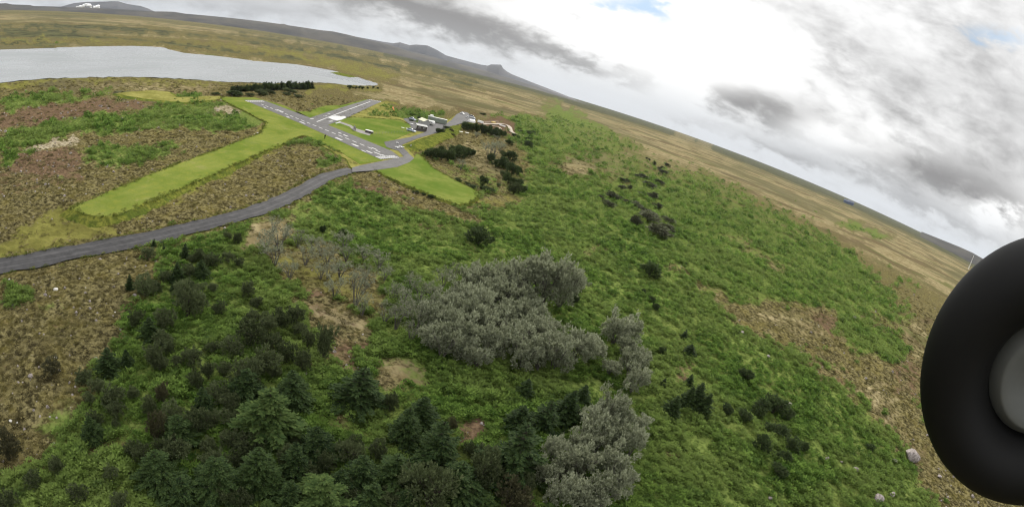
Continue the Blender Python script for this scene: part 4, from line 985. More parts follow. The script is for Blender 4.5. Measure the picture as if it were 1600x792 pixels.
P('bush', 'small dark conifers at the lake tip', 'small dark bush in the short row at the tip of the lake', [(545,140,6,7),(551,139,3,5),(556,140,4,5),(561,139,4,5),(566,140,4,6),(574,139,3,4),(583,139,4,4),(590,140,3,4)])
P('bush', 'bushes behind the clubhouse', None, [(646,181,4,12,'dark flat bush behind the silver car at the lot'),(656,180,3,8,'small dark bush left behind the long green container'),(655,186,4,14,'dark bush between the silver car and the long green container'),(755,180,3,10,'dark flat bush behind the soil bank at the dirt track'),(643,190,3,8,'low bush at the corner of the lawn by the parked silver car')])
plant_all()

# ------------------------------------------------------------------ low growth: lupin, heath tussocks, loose stones (stuff)
def tuft(seed, n, h, rad, lw, name, mat):
    random.seed(seed); Q = []
    for k in range(n):
        a = rnd(0, 6.283); r_ = rad * math.sqrt(random.random()); p = Vector((math.cos(a) * r_, math.sin(a) * r_, h * (1 - (r_ / rad) ** 2) * rnd(.25, .85)))
        d = Vector((math.cos(a) * rnd(.3, 1), math.sin(a) * rnd(.3, 1), rnd(.15, 1.0)))
        leafq(Q, p, d, lw * rnd(.8, 1.5), lw * rnd(.45, .7), Vector((0, 0, 1)) + d * .3)
    o = bpy.data.objects.new(name, quads_mesh(name, Q)); o.data.materials.append(mat); return o
def stone(seed, mat):
    random.seed(seed); bm = bmesh.new(); bmesh.ops.create_icosphere(bm, subdivisions=2, radius=.5)
    k = [Vector((rnd(-1, 1), rnd(-1, 1), rnd(-1, 1))).normalized() for _ in range(9)]; kd = [rnd(.26, .42) for _ in k]
    for v in bm.verts:
        for n_, d_ in zip(k, kd):
            e = v.co.dot(n_) - d_
            if e > 0: v.co -= n_ * e
    me = bpy.data.meshes.new('stone'); bm.to_mesh(me); bm.free(); me.materials.append(mat); return me
def scatter(name, pts, scl, srcs, label=None):
    me = bpy.data.meshes.new(name); n = len(pts); me.vertices.add(n); me.vertices.foreach_set('co', np.asarray(pts, np.float32).ravel())
    for nm, arr, ty in (('scl', scl, 'FLOAT'), ('rot', np.random.RandomState(3).rand(n) * 6.28, 'FLOAT'), ('pick', np.random.RandomState(4).randint(0, len(srcs), n), 'INT')):
        a = me.attributes.new(nm, ty, 'POINT'); a.data.foreach_set('value', np.asarray(arr, np.int32 if ty == 'INT' else np.float32))
    o = obj(name, me); tag(o, kind='stuff')
    ng = bpy.data.node_groups.new(name, 'GeometryNodeTree'); ng.interface.new_socket('Geometry', in_out='INPUT', socket_type='NodeSocketGeometry'); ng.interface.new_socket('Geometry', in_out='OUTPUT', socket_type='NodeSocketGeometry')
    gi = ng.nodes.new('NodeGroupInput'); go = ng.nodes.new('NodeGroupOutput'); L = ng.links.new
    jn = ng.nodes.new('GeometryNodeJoinGeometry')
    for s_ in srcs[::-1]:
        oi = ng.nodes.new('GeometryNodeObjectInfo'); oi.inputs['Object'].default_value = s_; oi.inputs['As Instance'].default_value = True; L(oi.outputs['Geometry'], jn.inputs[0])
    ip = ng.nodes.new('GeometryNodeInstanceOnPoints'); ip.inputs['Pick Instance'].default_value = True
    m2p = ng.nodes.new('GeometryNodeMeshToPoints')
    def attr(nm, ty): 
        q_ = ng.nodes.new('GeometryNodeInputNamedAttribute'); q_.data_type = ty; q_.inputs[0].default_value = nm; return q_.outputs[0]
    L(gi.outputs[0], m2p.inputs[0]); L(m2p.outputs[0], ip.inputs['Points']); L(jn.outputs[0], ip.inputs['Instance'])
    L(attr('pick', 'INT'), ip.inputs['Instance Index'])
    cx_ = ng.nodes.new('ShaderNodeCombineXYZ'); L(attr('rot', 'FLOAT'), cx_.inputs[2])
    e2r = ng.nodes.new('FunctionNodeEulerToRotation'); L(cx_.outputs[0], e2r.inputs[0]); L(e2r.outputs[0], ip.inputs['Rotation'])
    L(attr('scl', 'FLOAT'), ip.inputs['Scale']); L(ip.outputs[0], go.inputs[0])
    md = o.modifiers.new('scatter', 'NODES'); md.node_group = ng; return o
rs = np.random.RandomState(12)
def cand(n, amax, d0, d1, pw=1.2, r0=120):
    a = rs.uniform(-amax, amax, n); d = rs.uniform(d0, d1, n); r = CAM_H / np.tan(d)
    keep = rs.rand(n) < np.minimum(1, (r / r0) ** pw); a, r = a[keep], r[keep]; return r * np.sin(a), r * np.cos(a), r
def clear(x, y):
    px, py = topix(x, y, np.zeros_like(x)); ok = np.ones(x.shape, bool)
    for s_ in (strip_far + [(404,241),(330,274),(172,338),(110,325),(407,208)], [(510,196),(540,184),(630,186),(655,200),(606,222),(610,236)], [(584,265),(621,260),(650,240),(665,248),(747,300),(737,318),(718,321),(655,298)], [(600,222),(641,213),(680,196),(715,178),(740,186),(652,218),(632,233),(650,248),(560,270),(550,262),(625,244)], LAKE):
        ok &= poly_sd(px, py, s_) < -1.5
    RPs = np.array([(q_.x, q_.y) for q_ in RP_])
    for i in range(0, len(RPs)): ok &= np.hypot(x - RPs[i, 0], y - RPs[i, 1]) > 3.1
    return ok
x, y, r = cand(330000, R(76), .045, 1.15)
W, px, py, _ = regions(x, y)
nz = (fbm(x * .28, y * .28, 4, 21) - .5) * 2.0 + (fbm(x / 9, y / 9, 3, 22) - .5) * .8
k = (W['lup'] + nz * .6 > .52) & (fbm(x / 2.6, y / 2.6, 3, 77) + .25 * rs.rand(len(x)) > .535 + .03 * (r > 200)) & clear(x, y); x, y, r = x[k], y[k], r[k]
z = height(x, y) - .05
scl = (.55 + .75 * fbm(x / 6, y / 6, 3, 31)) * rs.uniform(.6, 1.5, len(x)) * np.clip(r / 130, .85, 3.2)
TL = [tuft(s_, 38, .85, .55, .30, 'lupin_tuft', M_lupleaf) for s_ in (61, 62, 63)]
scatter('lupin_growth', np.stack([x, y, z], -1), scl, TL)
print('lupin', len(x))
x, y, r = cand(120000, R(76), .11, 1.05)
W, px, py, _ = regions(x, y)
nz = (fbm(x * .35, y * .35, 4, 41) - .5) * 1.6
wk = W['heath'] + W['straw'] * .8 + W['verge'] * .25 + W['soil'] * .55
k = (wk * .62 + nz > .28) & (W['lup'] < .75) & clear(x, y); x, y, r = x[k], y[k], r[k]
z = height(x, y) - .04; scl = rs.uniform(.5, 1.3, len(x)) * np.clip(r / 130, .8, 2.0)
TH = [tuft(s_, 30, .34, .42, .20, 'heath_tuft', M_tuss) for s_ in (71, 72, 73)]
scatter('heath_tussocks', np.stack([x, y, z], -1), scl, TH)
print('heath', len(x))
E_ = []
for poly, z_ in ((S, None), ([at(*q_, ZM) for q_ in [(584,265),(646,248.5),(652,240),(660,244),(677,263),(707,279),(749,300.5),(736,317),(719,320),(690,311),(655,297),(626,286)]], ZM), ([at(*q_, ZM) for q_ in [(541,184.5),(550,183),(600,186),(625,187.5),(640,195)]], ZM), (RP_, -.05)):
    cl_ = poly is S or len(poly) == 12
    for a, b_ in zip(poly, (poly[1:] + poly[:1]) if cl_ else poly[1:]):
        t = (b_ - a); n_ = Vector((t.y, -t.x, 0)).normalized() if t.length > 0 else Vector((1, 0, 0))
        for k_ in range(int(t.length * 2.6) + 1):
            u = random.random(); p_ = a.lerp(b_, u); o_s = random.gauss(0, .45)
            if poly is RP_: o_s = random.choice((-1, 1)) * (2.65 + abs(random.gauss(0, .5)))
            elif poly is S and 1 <= poly.index(a) <= 8: continue
            elif poly is not S and len(poly) == 12 and poly.index(a) in (0, 1): continue
            E_.append((p_.x + n_.x * o_s, p_.y + n_.y * o_s, p_.z - .12))
TE = [tuft(s_, 26, .42, .38, .20, 'edge_tuft', M_edge) for s_ in (64, 65, 66)]
scatter('edge_grass', np.array(E_), rs.uniform(.5, 1.35, len(E_)), TE)
x, y, r = cand(60000, R(76), .11, 1.0)
W, px, py, _ = regions(x, y); nz = (fbm(x / 5, y / 5, 3, 51) - .5)
k = (rs.rand(len(x)) < (W['soil'] * .42 + W['heath'] * .16 + W['lich'] * .3) * (1 + 2 * nz)) & (W['lup'] < .7) & clear(x, y); x, y, r = x[k], y[k], r[k]
z = height(x, y) - .02; scl = np.exp(rs.normal(-1.2, .5, len(x))) * np.clip(r / 120, .8, 1.8)
SO = [bpy.data.objects.new('loose_stone', stone(s_, M_rock)) for s_ in (81, 82, 83)]
scatter('loose_stones', np.stack([x, y, z], -1), scl, SO)
print('stones', len(x))
# ------------------------------------------------------------------ things on the airfield
random.seed(5)
def heading(a, b): d = at(*b, .3) - at(*a, .3); return math.atan2(d.y, d.x)
def car(px, py, rz, paint, label, L=4.4, hatch=0.0, van=False, scale=1.0, group='cars parked at the airfield'):
    e = empty('parked_car', at(px, py, .34), rz, (scale,) * 3); tag(e, label, 'car', group)
    Wd = 1.78; h0 = .30; b = MB(); rings = []
    hb, ht = (.95, 1.46) if not van else (1.05, 1.95)
    for x_, zt, wk in ((-.5, .62, .80), (-.485, .80, .92), (-.42, hb - .04, .98), (-.1, hb, 1.0), (.18, hb - .02, 1.0), (.36, .84, .97), (.46, .72, .92), (.5, .52, .80)):
        w = Wd / 2 * wk; x = x_ * L
        rings.append([(x, -w, h0), (x, -w * 1.02, (h0 + zt) / 2), (x, -w * .93, zt), (x, w * .93, zt), (x, w * 1.02, (h0 + zt) / 2), (x, w, h0)])
    body = b.loft(rings).build('body', paint, e, True)
    gb = MB(); rg = []
    for x_, zt, wk in (((-.44, hb + .02, .8), (-.36, ht - .10, .72), (-.25, ht, .72), (-.02, ht, .72), (.08, ht - .1, .74), (.22, hb - .02, .84)) if not van else ((-.475, hb, .9), (-.46, ht - .1, .84), (-.3, ht, .82), (.1, ht, .82), (.2, ht - .15, .82), (.36, hb - .12, .88))):
        w = Wd / 2 * wk; x = x_ * L; rg.append([(x, -Wd / 2 * .9, hb - .1), (x, -w, zt), (x, w, zt), (x, Wd / 2 * .9, hb - .1)])
    gb.loft(rg).build('window', M_glass, e, True)
    rb = MB(); rb.box((-.12 * L, 0, ht + .015), (.30 * L, Wd * .70, .05), bev=.02); rb.build('roof', paint, e)
    for sx in (-.31, .30):
        for sy in (-1, 1):
            wb = MB(); wb.cyl((sx * L, sy * (Wd / 2 - .17), .33), (sx * L, sy * (Wd / 2 + .02), .33), .33, seg=14); w_ = wb.build('wheel', M_tyre, e)
            MB().cyl((sx * L, sy * (Wd / 2 + .015), .33), (sx * L, sy * (Wd / 2 + .035), .33), .20, seg=12).build('rim', M_carsilver, w_)
    for sy in (-1, 1): MB().box((L * .475, sy * .62, .68), (.16, .36, .14), bev=.02).build('headlight', M_white, e)
    return e
car(642.5, 205.6, heading((636,202.5), (650,206.5)), M_carsilver, 'silver blue car parked on the lawn edge beside the drive', L=4.8)
car(644.5, 187.6, heading((638,185), (651,189)), M_carsilver, 'silver car parked on the gravel at the far side of the lawn')
car(722.3, 178.6, heading((719,177.2), (726,179.8)), M_carwhite, 'white car parked at the far end of the drive')
car(730.2, 184.6, heading((727,184.8), (734,183.6)), M_carwhite, 'white car parked before the white van at the back lot', L=4.0)
car(737, 184.2, heading((732,182), (741,184.5)), M_carwhite, 'white van standing at the back lot by the red soil', L=5.2, van=True)
car(739.8, 187.3, heading((737,187), (743,187.4)), M_cargrey, 'small grey car beside the white van at the back lot', L=3.7)
def trailer(px, py, rz, label):
    e = empty('caravan', at(px, py, .34), rz); tag(e, label, 'caravan')
    b = MB(); rg = []
    for x, z0, z1 in ((-2.1, .75, 2.1), (-1.9, .5, 2.45), (1.6, .5, 2.5), (2.1, .7, 2.0)): rg.append([(x, -1.05, z0), (x, -1.1, (z0 + z1) / 2), (x, -1.0, z1), (x, 1.0, z1), (x, 1.1, (z0 + z1) / 2), (x, 1.05, z0)])
    b.loft(rg).build('body', M_white, e, True)
    for sy in (-1, 1): MB().cyl((-.1, sy * .9, .32), (-.1, sy * 1.1, .32), .32, seg=12).build('wheel', M_tyre, e)
    for sy in (-1, 1): MB().box((0, sy * 1.09, 1.65), (1.9, .06, .55)).build('window', M_glass, e)
    MB().cyl((2.0, 0, .5), (3.1, 0, .45), .06).build('drawbar', M_steel, e)
trailer(672.7, 195.2, heading((667,193.5), (679,196.5)), 'pale caravan parked right behind the cream roofed hut')
# long container with a box on its roof
a_, b_ = at(668, 188.2, .34), at(697, 194.6, .34); d = b_ - a_; rz = math.atan2(d.y, d.x); Lc = d.length
e = empty('long_container', (a_ + b_) / 2, rz); tag(e, 'long grey green container building beside the drive', 'container')
b = MB(); b.box((0, 0, 1.4), (Lc, 2.6, 2.7), bev=.03)
for i in range(int(Lc / .45)):
    for s_ in (-1, 1): b.box((-Lc / 2 + .3 + i * .45, s_ * 1.32, 1.4), (.2, .06, 2.4))
b.build('wall', M_cont, e); rf = MB().box((0, 0, 2.82), (Lc + .1, 2.7, .12), bev=.02).build('roof', M_controof, e)
MB().box((-Lc / 2 + 2.0, .1, 3.35), (2.0, 1.8, .95), bev=.04).build('roof_box', M_white, rf)
MB().box((Lc / 2 + .03, 0, 1.3), (.06, 2.1, 2.3)).build('door', M_greyroof, e)
def hut(px, py, rz, L, Wd, h, rise, wall, roofm, label, mono=False, open_front=False):
    e = empty('club_hut', at(px, py, .34), rz); tag(e, label, 'hut', 'club huts')
    b = MB(); b.box((0, 0, h / 2), (L, Wd, h)); 
    if not mono:
        for s_ in (-1, 1):
            v3 = [b.bm.verts.new((s_ * L / 2, -Wd / 2, h)), b.bm.verts.new((s_ * L / 2, Wd / 2, h)), b.bm.verts.new((s_ * L / 2, 0, h + rise))]; b.bm.faces.new(v3)
    b.build('wall', wall, e)
    r = MB(); ov = .3
    if mono: r.loft([[(x, -Wd / 2 - ov, h + .02), (x, -Wd / 2 - ov, h + .14), (x, Wd / 2 + ov, h + rise + .14), (x, Wd / 2 + ov, h + rise + .02)] for x in (-L / 2 - ov, L / 2 + ov)])
    else:
        for s_ in (-1, 1): r.loft([[(x, s_ * (Wd / 2 + ov), h - .15), (x, s_ * (Wd / 2 + ov), h - .03), (x, 0, h + rise + .12), (x, 0, h + rise + .002)] for x in (-L / 2 - ov, L / 2 + ov)])
    r.build('roof', roofm, e)
    dr = MB().box((-L / 2 - .03, .3, 1.0), (.06, .9, 2.0)).build('door', M_white if wall is M_shedwall else M_shedwall, e)
    MB().box((-L / 2 - .08, .6, 1.0), (.06, .06, .12)).build('handle', M_steel, dr)
    for x in (-L * .22, L * .22):
        f = MB().box((x, -Wd / 2 - .03, 1.5), (1.0, .06, .8)).build('window', M_white, e); MB().box((x, -Wd / 2 - .065, 1.5), (.84, .02, .64)).build('pane', M_glass, f)
hut(661.5, 195.4, heading((655,191.5), (668,197)), 5.6, 4.2, 2.5, 1.1, M_greyroof, M_cream, 'hut with a bright cream gable roof between the caravan and the dark shed')
hut(657.5, 203.4, heading((651,202), (664,204.5)), 5.4, 3.6, 2.3, .35, M_shedwall, M_greyroof, 'low dark timber shed with flat grey roof beside the drive', mono=True)
# greenhouse-like arch tent
e = empty('arch_tent', at(736.5, 191.2, .3), heading((731,190.5), (742,192))); tag(e, 'pale rounded arch tent at the corner of the drive behind the hedge', 'tent')
b = MB(); b.loft([[(x, 1.6 * math.cos(t), 2.1 * math.sin(t)) for t in np.linspace(0, math.pi, 12)] for x in (-2.6, 2.6)]); b.build('cover', M_white, e, False); MB().box((2.63, 0, .9), (.06, 1.3, 1.7)).build('door', M_greyroof, e)
e = empty('storage_box', at(750.5, 192.2, .15), heading((746,190.5), (755,193.5))); tag(e, 'long white storage box beside the dirt track', 'box'); MB().box((0, 0, .75), (4.6, 1.7, 1.4), bev=.05).build('body', M_white, e); MB().box((0, 0, 1.5), (4.7, 1.8, .12), bev=.03).build('lid', M_controof, e)
tag(MB().box((0, 0, .35), (5.0, .6, .7), heading((767,191), (775,192)), bev=.1).build('yellow_barrier', M_yellow, loc=at(771, 191.8, .1)), 'yellow barrier on the dirt track beyond the hedge', 'barrier', 'dirt track barriers')
tag(MB().box((0, 0, .4), (5.2, .8, .8), heading((781,194.5), (789,197)), bev=.1).build('white_barrier', M_white, loc=at(785, 197.5, .1)), 'white barrier in the bend of the dirt track', 'barrier', 'dirt track barriers')
# tables, boxes and model aircraft on the lawn
def table(nm, px, py, rz, L, Wd, h, label, group=None):
    e = empty(nm, at(px, py, .32), rz); tag(e, label, 'table', group); MB().box((0, 0, h), (L, Wd, .10), bev=.02).build('table_top', M_white, e)
    for sx in (-1, 1):
        for sy in (-1, 1): MB().box((sx * L * .42, sy * Wd * .4, h / 2 - .02), (.09, .09, h - .05)).build('leg', M_galv, e)
    return e
e = empty('storage_bench', at(576.5, 207.8, .32), heading((571.5,206.2), (581.5,209))); tag(e, 'long dark bench box with a white top on the lawn by the runway', 'bench')
MB().box((0, 0, .5), (3.4, 1.3, .9), bev=.03).build('body', M_shedwall, e); MB().box((0, 0, 1.03), (3.6, 1.5, .14), bev=.03).build('lid', M_white, e)
for i, (px, py, lb) in enumerate(((720,208,'white table, left one of the pair below the drive bank'),(729.3,209.5,'white table, right one of the pair below the drive bank'))): table('white_table', px, py, heading((718,206.5), (731,208.5)), 2.4, 1.1, .8, lb, 'white tables')
table('white_table', 629, 202, 0.3, 1.5, .9, .8, 'small white table standing alone on the lawn left of the silver blue car', 'white tables')
def plane(px, py, rz, sp, label):
    e = empty('model_aircraft', at(px, py, .32), rz); tag(e, label, 'model aircraft', 'model aircraft on the lawn')
    b = MB(); b.loft([[(x, r_ * math.cos(t) * .8, .35 + r_ * math.sin(t)) for t in np.linspace(0, 2 * math.pi, 9)[:-1]] for x, r_ in ((sp * .38, .08), (sp * .3, .2), (0, .22), (-sp * .3, .1), (-sp * .42, .05))]); b.build('fuselage', M_white, e, True)
    MB().box((sp * .08, 0, .55), (sp * .18, sp, .07), bev=.03).build('wing', M_white, e); MB().box((-sp * .38, 0, .42), (sp * .1, sp * .35, .05), bev=.02).build('tailplane', M_white, e); MB().box((-sp * .39, 0, .6), (sp * .1, .05, .36), bev=.02).build('fin', M_white, e)
    for s_ in (-1, 1): MB().cyl((sp * .14, s_ * .25 - .04, .12), (sp * .14, s_ * .25 + .04, .12), .12, seg=10).build('wheel', M_tyre, e)
plane(643, 195, .4, 2.4, 'white model aircraft on the lawn beyond the silver blue car'); plane(636, 202.3, -.3, 1.9, 'white model aircraft right behind the silver blue car')
plane(621, 232, 2.0, 2.4, 'white model aircraft standing on the drive, left of the pair'); plane(627.2, 231.2, 2.0, 2.4, 'white model aircraft standing on the drive, right of the pair'); plane(620.7, 224.6, 1.0, 1.3, 'tiny white model aircraft farther up on the drive')
# windsock
e = empty('windsock', at(610.5, 180.5, .1)); tag(e, 'orange windsock on a thin mast in the green patch behind the lawn', 'windsock')
MB().cyl((0, 0, -.2), (0, 0, 5.2), .06, .04).build('mast', M_steel, e)
b = MB(); dw = Vector((.75, -.35, -.75)).normalized(); sd_ = dw.cross(Vector((0, 0, 1))).normalized(); up_ = sd_.cross(dw)
b.loft([[tuple(Vector((0, 0, 5.0)) + dw * u + (sd_ * math.cos(t) + up_ * math.sin(t)) * r_) for t in np.linspace(0, 2 * math.pi, 11)[:-1]] for u, r_ in ((.05, .42), (.8, .38), (1.6, .32), (2.6, .22))]); b.build('sock', M_orange, e, True)
# safety screen by the path
e = empty('safety_screen', at(553.5, 203.2, .3), heading((549.5,197), (556,206))); tag(e, 'grey slatted safety screen beside the footpath on the lawn', 'screen')
b = MB()
for i in range(9): b.box((0, 0, .25 + i * .17), (6.0, .05, .13))
b.build('slat_panel', M_galv, e)
for x in (-3.05, -1, 1, 3.05): MB().box((x, .06, .85), (.1, .1, 1.75)).build('post', M_galv, e)
# lawn fence
a_, b_ = at(583, 210.5, .3), at(637, 207, .3); d = b_ - a_; e = empty('wire_fence', a_, math.atan2(d.y, d.x)); tag(e, 'thin post and wire fence along the near side of the clubhouse lawn', 'fence')
np_ = 12
for i in range(np_ + 1): MB().cyl((d.length * i / np_, 0, -.05), (d.length * i / np_, 0, 1.0), .05, seg=6).build('post', M_galv, e)
b = MB()
for z_ in (.4, .9): b.cyl((0, .06, z_), (d.length, .06, z_), .012, seg=4)
b.build('wire', M_steel, e)
e = empty('marker_post', at(641.3, 231.5, .2)); tag(e, 'short grey post with a box at the foot of the grass bank', 'post'); MB().cyl((0, 0, -.1), (0, 0, 1.0), .10).build('post_shaft', M_galv, e); MB().box((0, 0, 1.15), (.45, .4, .5), bev=.04).build('box_head', M_greyroof, e)
# person standing beside the runway
def person(px, py, rz, label):
    H = 1.8; J = {'pel': (0, 0, .93), 'wai': (0, .0, 1.08), 'che': (0, .01, 1.32), 'nec': (0, .0, 1.50), 'hea': (0, .02, 1.63), 'top': (0, .01, 1.75),
        'lh': (-.10, 0, .88), 'lk': (-.13, .03, .50), 'la': (-.15, 0, .09), 'lt': (-.16, .14, .04), 'rh': (.10, 0, .88), 'rk': (.13, .02, .50), 'ra': (.15, -.03, .09), 'rt': (.17, .11, .04),
        'ls': (-.19, 0, 1.43), 'le': (-.26, .04, 1.15), 'lw': (-.17, .24, 1.08), 'lf': (-.10, .30, 1.09), 'rs': (.19, 0, 1.43), 're': (.26, .04, 1.15), 'rw': (.17, .24, 1.08), 'rf': (.10, .30, 1.09)}
    Rd = {'pel': .15, 'wai': .135, 'che': .16, 'nec': .06, 'hea': .10, 'top': .07, 'lh': .095, 'lk': .065, 'la': .045, 'lt': .04, 'rh': .095, 'rk': .065, 'ra': .045, 'rt': .04, 'ls': .07, 'le': .048, 'lw': .036, 'lf': .035, 'rs': .07, 're': .048, 'rw': .036, 'rf': .035}
    ks = list(J); E_ = [('pel','wai'),('wai','che'),('che','nec'),('nec','hea'),('hea','top'),('pel','lh'),('lh','lk'),('lk','la'),('la','lt'),('pel','rh'),('rh','rk'),('rk','ra'),('ra','rt'),('che','ls'),('ls','le'),('le','lw'),('lw','lf'),('che','rs'),('rs','re'),('re','rw'),('rw','rf')]
    me = bpy.data.meshes.new('person'); me.from_pydata([J[k_] for k_ in ks], [(ks.index(a), ks.index(b)) for a, b in E_], []); o = obj('person', me, [M_cloth, M_skin])
    sk = o.modifiers.new('skin', 'SKIN'); sv = me.skin_vertices[0].data
    for i, k_ in enumerate(ks): sv[i].radius = (Rd[k_], Rd[k_]); sv[i].use_root = (k_ == 'pel')
    sb = o.modifiers.new('sub', 'SUBSURF'); sb.levels = sb.render_levels = 2
    dg = bpy.context.evaluated_depsgraph_get(); m2 = bpy.data.meshes.new_from_object(o.evaluated_get(dg)); o.modifiers.clear(); o.data = m2; m2.materials.clear(); m2.materials.append(M_cloth); m2.materials.append(M_skin)
    for p_ in m2.polygons: p_.material_index = 1 if (p_.center.z > 1.54 or p_.center.y > .25 and 1.0 < p_.center.z < 1.2) else 0
    m2.shade_smooth(); o.location = at(px, py, .31); o.rotation_euler.z = rz; o.scale = (1.12,) * 3; tag(o, label, 'person')
    hb_ = MB(); rs_ = bmesh.ops.create_uvsphere(hb_.bm, u_segments=14, v_segments=8, radius=.115); bmesh.ops.translate(hb_.bm, vec=(0, -.01, 1.71), verts=rs_['verts']); bmesh.ops.delete(hb_.bm, geom=[v_ for v_ in hb_.bm.verts if v_.co.z < 1.66 and v_.co.y > -.03], context='VERTS'); hb_.build('hair', M_hair, o, True)
person(507, 218.2, .9, 'person in dark clothes standing on the mown grass beside the runway, holding a small box')
# ------------------------------------------------------------------ rocks that stand out
STN = [stone(s_, M_rock) for s_ in (91, 92, 93)]; PST = [stone(s_, M_paleRock) for s_ in (94, 95)]
def rock(px, py, wpx, label, pale=False, flat=.6, group='boulders on the slope'):
    p = at(px, py, 0); z_ = float(height(np.array([p.x]), np.array([p.y]), fine=False)[0]); D = math.sqrt(p.x ** 2 + p.y ** 2 + CAM_H ** 2); w = wpx / FOC * D * (.75 if pale else 1.1)
    o = obj('boulder', random.choice(PST if pale else STN)); o.location = (p.x, p.y, z_ + w * flat * .32); o.scale = (w, w * rnd(.7, 1), w * flat); o.rotation_euler.z = rnd(0, 6.28); tag(o, label, 'rock', group)
for a in ((1374,779,22,'big round boulder lowest in the bottom right corner of the slope'),(1395,770,12,'boulder close to the upper right of the big round one'),(1425,711,30,'wide flat broken boulder at the edge of the stony strip'),(1400,718,9,'small boulder left of the wide flat one'),(1340,731,12,'pinkish boulder alone on the green slope lower right'),(1235,630,10,'single pale boulder above the right hand dark bushes'),
          (1205,775,8,'small boulder in the green near the bottom edge'),(1318,718,7,'small boulder, right one of two above the pinkish boulder'),(1294,713,8,'small boulder, left one of two above the pinkish boulder'),(1478,700,14,'boulder in the red soil beside the wheel'),(1470,742,10,'dull boulder low in the red soil by the wheel'),(1160,520,8,'boulder at the lower edge of the red stony patch on the slope'),(1335,497,8,'grey boulder at the top of the right stony strip'),(1201,556,7,'grey boulder above the dark bushes in the green')): rock(*a)
rock(87, 452.5, 12, 'bright white flat stone in the brown heath below the road', True, .35, 'white stones')
for a in ((87,558,8,'yellowish pale stone low in the brown heath'),(15,653,9,'grey white stone at the left edge of the heath'),(25,655,6,'second pale stone at the left edge of the heath'),(134,451,4,'tiny pale stone right of the bright white flat stone'),(14,437,6,'grey stone on the near road edge at the far left'),(180,490,4,'tiny pale stone left of the green shrub at the heath edge')): rock(*a[:3], a[3], True, .5, 'white stones')
for (px, py) in ((402,209),(398,210.5),(362,224),(348,231),(341,234),(306,249),(298,252),(275,260),(222,284),(134,308),(112,317),(186,297),(372,216),(415,187.5),(345,157)): rock(px, py, rnd(3, 5.5), 'white edge stone lying along the raised edge of the mown grass strip', True, .5, 'edge stones of the grass strip')
# ------------------------------------------------------------------ far away
p0 = at(1513, 420.5, 0); D = p0.length; e = empty('radio_mast', p0); tag(e, 'thin pale mast on the plain near the wheel', 'mast')
hm = 21 / FOC * D; b = MB()
for i in range(3): b.cyl((1.4 * math.cos(i * 2.09), 1.4 * math.sin(i * 2.09), 0), (.35 * math.cos(i * 2.09), .35 * math.sin(i * 2.09), hm), .30, .20, 5)
for k in range(14):
    z_ = hm * k / 14; r_ = 1.4 - 1.05 * k / 14
    for i in range(3): b.cyl((r_ * math.cos(i * 2.09), r_ * math.sin(i * 2.09), z_), (r_ * math.cos(i * 2.09 + 2.09), r_ * math.sin(i * 2.09 + 2.09), z_ + hm / 14), .12, seg=4)
b.build('lattice', M_white, e)
for i in range(3): MB().cyl((0, 0, hm * .75), (hm * .35 * math.cos(i * 2.09 + .5), hm * .35 * math.sin(i * 2.09 + .5), 0), .05, seg=4).build('guy_wire', M_steel, e)
for px, py, L_, h_, mt, lb in ((1321.5,317.2,28,12,M_navy,'distant dark blue shed, left of the pair on the plain'),(1328,319.2,36,14,M_navy,'distant dark blue shed, right of the pair on the plain'),(1527,402.5,16,9,M_white,'tiny white building far off at the horizon above the mast')):
    p = at(px, py + .6, 0); e = empty('far_building', p, math.atan2(-p.x, p.y)); tag(e, lb, 'building', 'far buildings'); MB().box((0, 0, h_ / 2), (L_, L_ * .5, h_)).build('wall', mt, e); r = MB()
    for s_ in (-1, 1): r.loft([[(x, s_ * L_ * .27, h_), (x, s_ * L_ * .27, h_ + .3), (x, 0, h_ * 1.35 + .3), (x, 0, h_ * 1.35)] for x in (-L_ * .52, L_ * .52)])
    r.build('roof', M_navy if mt is M_navy else M_greyroof, e)
# ------------------------------------------------------------------ low cloud overhead, unseen above the picture; added only to shade the near slope
def cloud_shade(cx, cy, cz, rx, ry, rz_, n, seed):
    random.seed(seed); bm = bmesh.new()
    for k in range(n):
        a = rnd(0, 6.283); q_ = math.sqrt(random.random()); s_ = rnd(.20, .34) * (1.1 - .45 * q_)
        rs_ = bmesh.ops.create_icosphere(bm, subdivisions=3, radius=1.0)
        for v_ in rs_['verts']: v_.co = Vector((cx + rx * q_ * math.cos(a) + v_.co.x * s_ * rx, cy + ry * q_ * math.sin(a) + v_.co.y * s_ * ry, cz + max(v_.co.z, -.25) * rz_ * s_ * 3))
    for v_ in bm.verts:
        d_ = .06 * rx; v_.co.x += (float(vn(np.array(v_.co.x * .03), np.array(v_.co.z * .04 + v_.co.y * .03), 1)) - .5) * d_; v_.co.y += (float(vn(np.array(v_.co.y * .03), np.array(v_.co.z * .04 + v_.co.x * .03), 2)) - .5) * d_
    me = bpy.data.meshes.new('cloud_shade'); bm.to_mesh(me); bm.free(); me.shade_smooth(); return tag(obj('cloud_shade', me, M_shade_cloud), kind='structure')
cloud_shade(*SHADE_CLOUD)
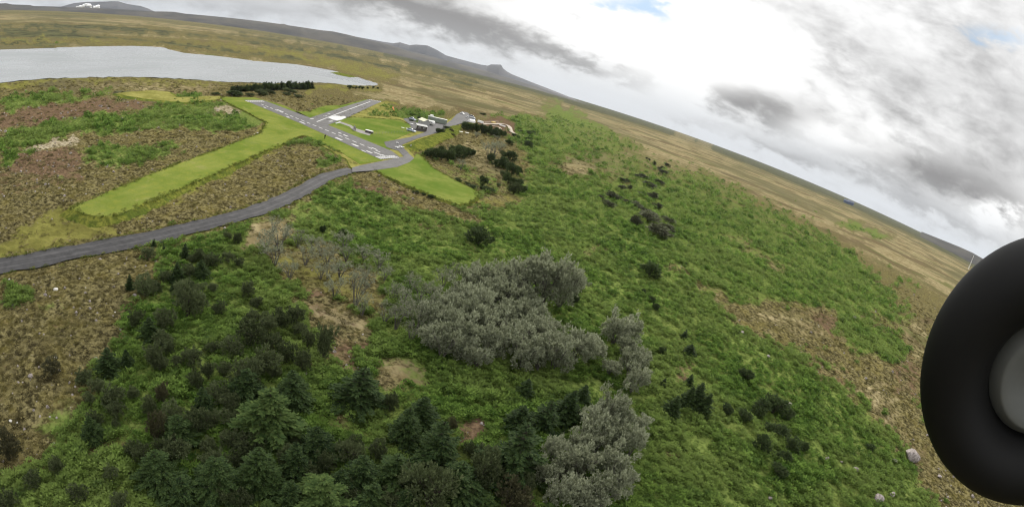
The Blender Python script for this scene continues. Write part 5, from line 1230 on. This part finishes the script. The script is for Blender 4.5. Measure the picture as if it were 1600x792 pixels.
# ------------------------------------------------------------------ aircraft wheel close to the camera
wd = Vector(ray(1628, 590)); DW = .21; wc = Vector((0, 0, CAM_H)) + wd * DW
e = empty('aircraft_wheel', wc); tag(e, 'black foam wheel with grey hub of the model aircraft at the right edge', 'wheel')
axis = (wd * -1 + Vector(c_right) * .30 - Vector(c_up) * .34).normalized(); e.rotation_mode = 'QUATERNION'; e.rotation_quaternion = axis.to_track_quat('Z', 'Y')
RO = math.tan(222 / FOC) * DW * .82
def lathe(prof, name, mat, par, n=96):
    vs = []; fs = []; m_ = len(prof)
    for i in range(n):
        a = 2 * math.pi * i / n
        for r_, z_ in prof: vs.append((r_ * math.cos(a), r_ * math.sin(a), z_))
    for i in range(n):
        for j in range(m_ - 1): a = i * m_ + j; b_ = ((i + 1) % n) * m_ + j; fs.append((a, b_, b_ + 1, a + 1))
    me = mesh_np(name, vs, fs, True); return obj(name, me, mat, par)
tw = RO * .36; cr = RO * .72; mr = RO - cr
tp = [(cr + mr * math.cos(t), (tw + .0) * math.sin(t) * .9) for t in np.linspace(math.pi, -math.pi, 40)]
tyre_o = lathe(tp, 'tyre', M_black, e)
hp = [(0.0008, tw * .22), (RO * .09, tw * .22), (RO * .10, tw * .30), (RO * .29, tw * .33), (RO * .335, tw * .40), (RO * .36, tw * .36), (RO * .46, -tw * .05)]
hub = lathe(hp, 'hub', M_hub, e); lathe([(RO * .46, 0), (RO * .445, -tw * .45), (RO * .11, -tw * .34), (.0008, -tw * .3)], 'inner_hub', M_hub, e)
MB().cyl((0, 0, -RO * 1.3), (0, 0, tw * .42), RO * .05, seg=16).build('axle', M_steel, e)
# ------------------------------------------------------------------ air
hz = MB(); hz.box((0, 0, 80), (15600, 15600, 172)); ho = hz.build('haze', None); tag(ho, kind='stuff')
mt = bpy.data.materials.new('haze_air'); mt.use_nodes = True; nt = mt.node_tree; nt.nodes.clear()
pv = N(nt, 'ShaderNodeVolumePrincipled', inp={'Color': (.80, .86, .95, 1), 'Density': HAZE, 'Anisotropy': .2}); o_ = N(nt, 'ShaderNodeOutputMaterial'); nt.links.new(pv.outputs[0], o_.inputs['Volume']); ho.data.materials.append(mt)
bb = (ho.location.z + 120 - 125)
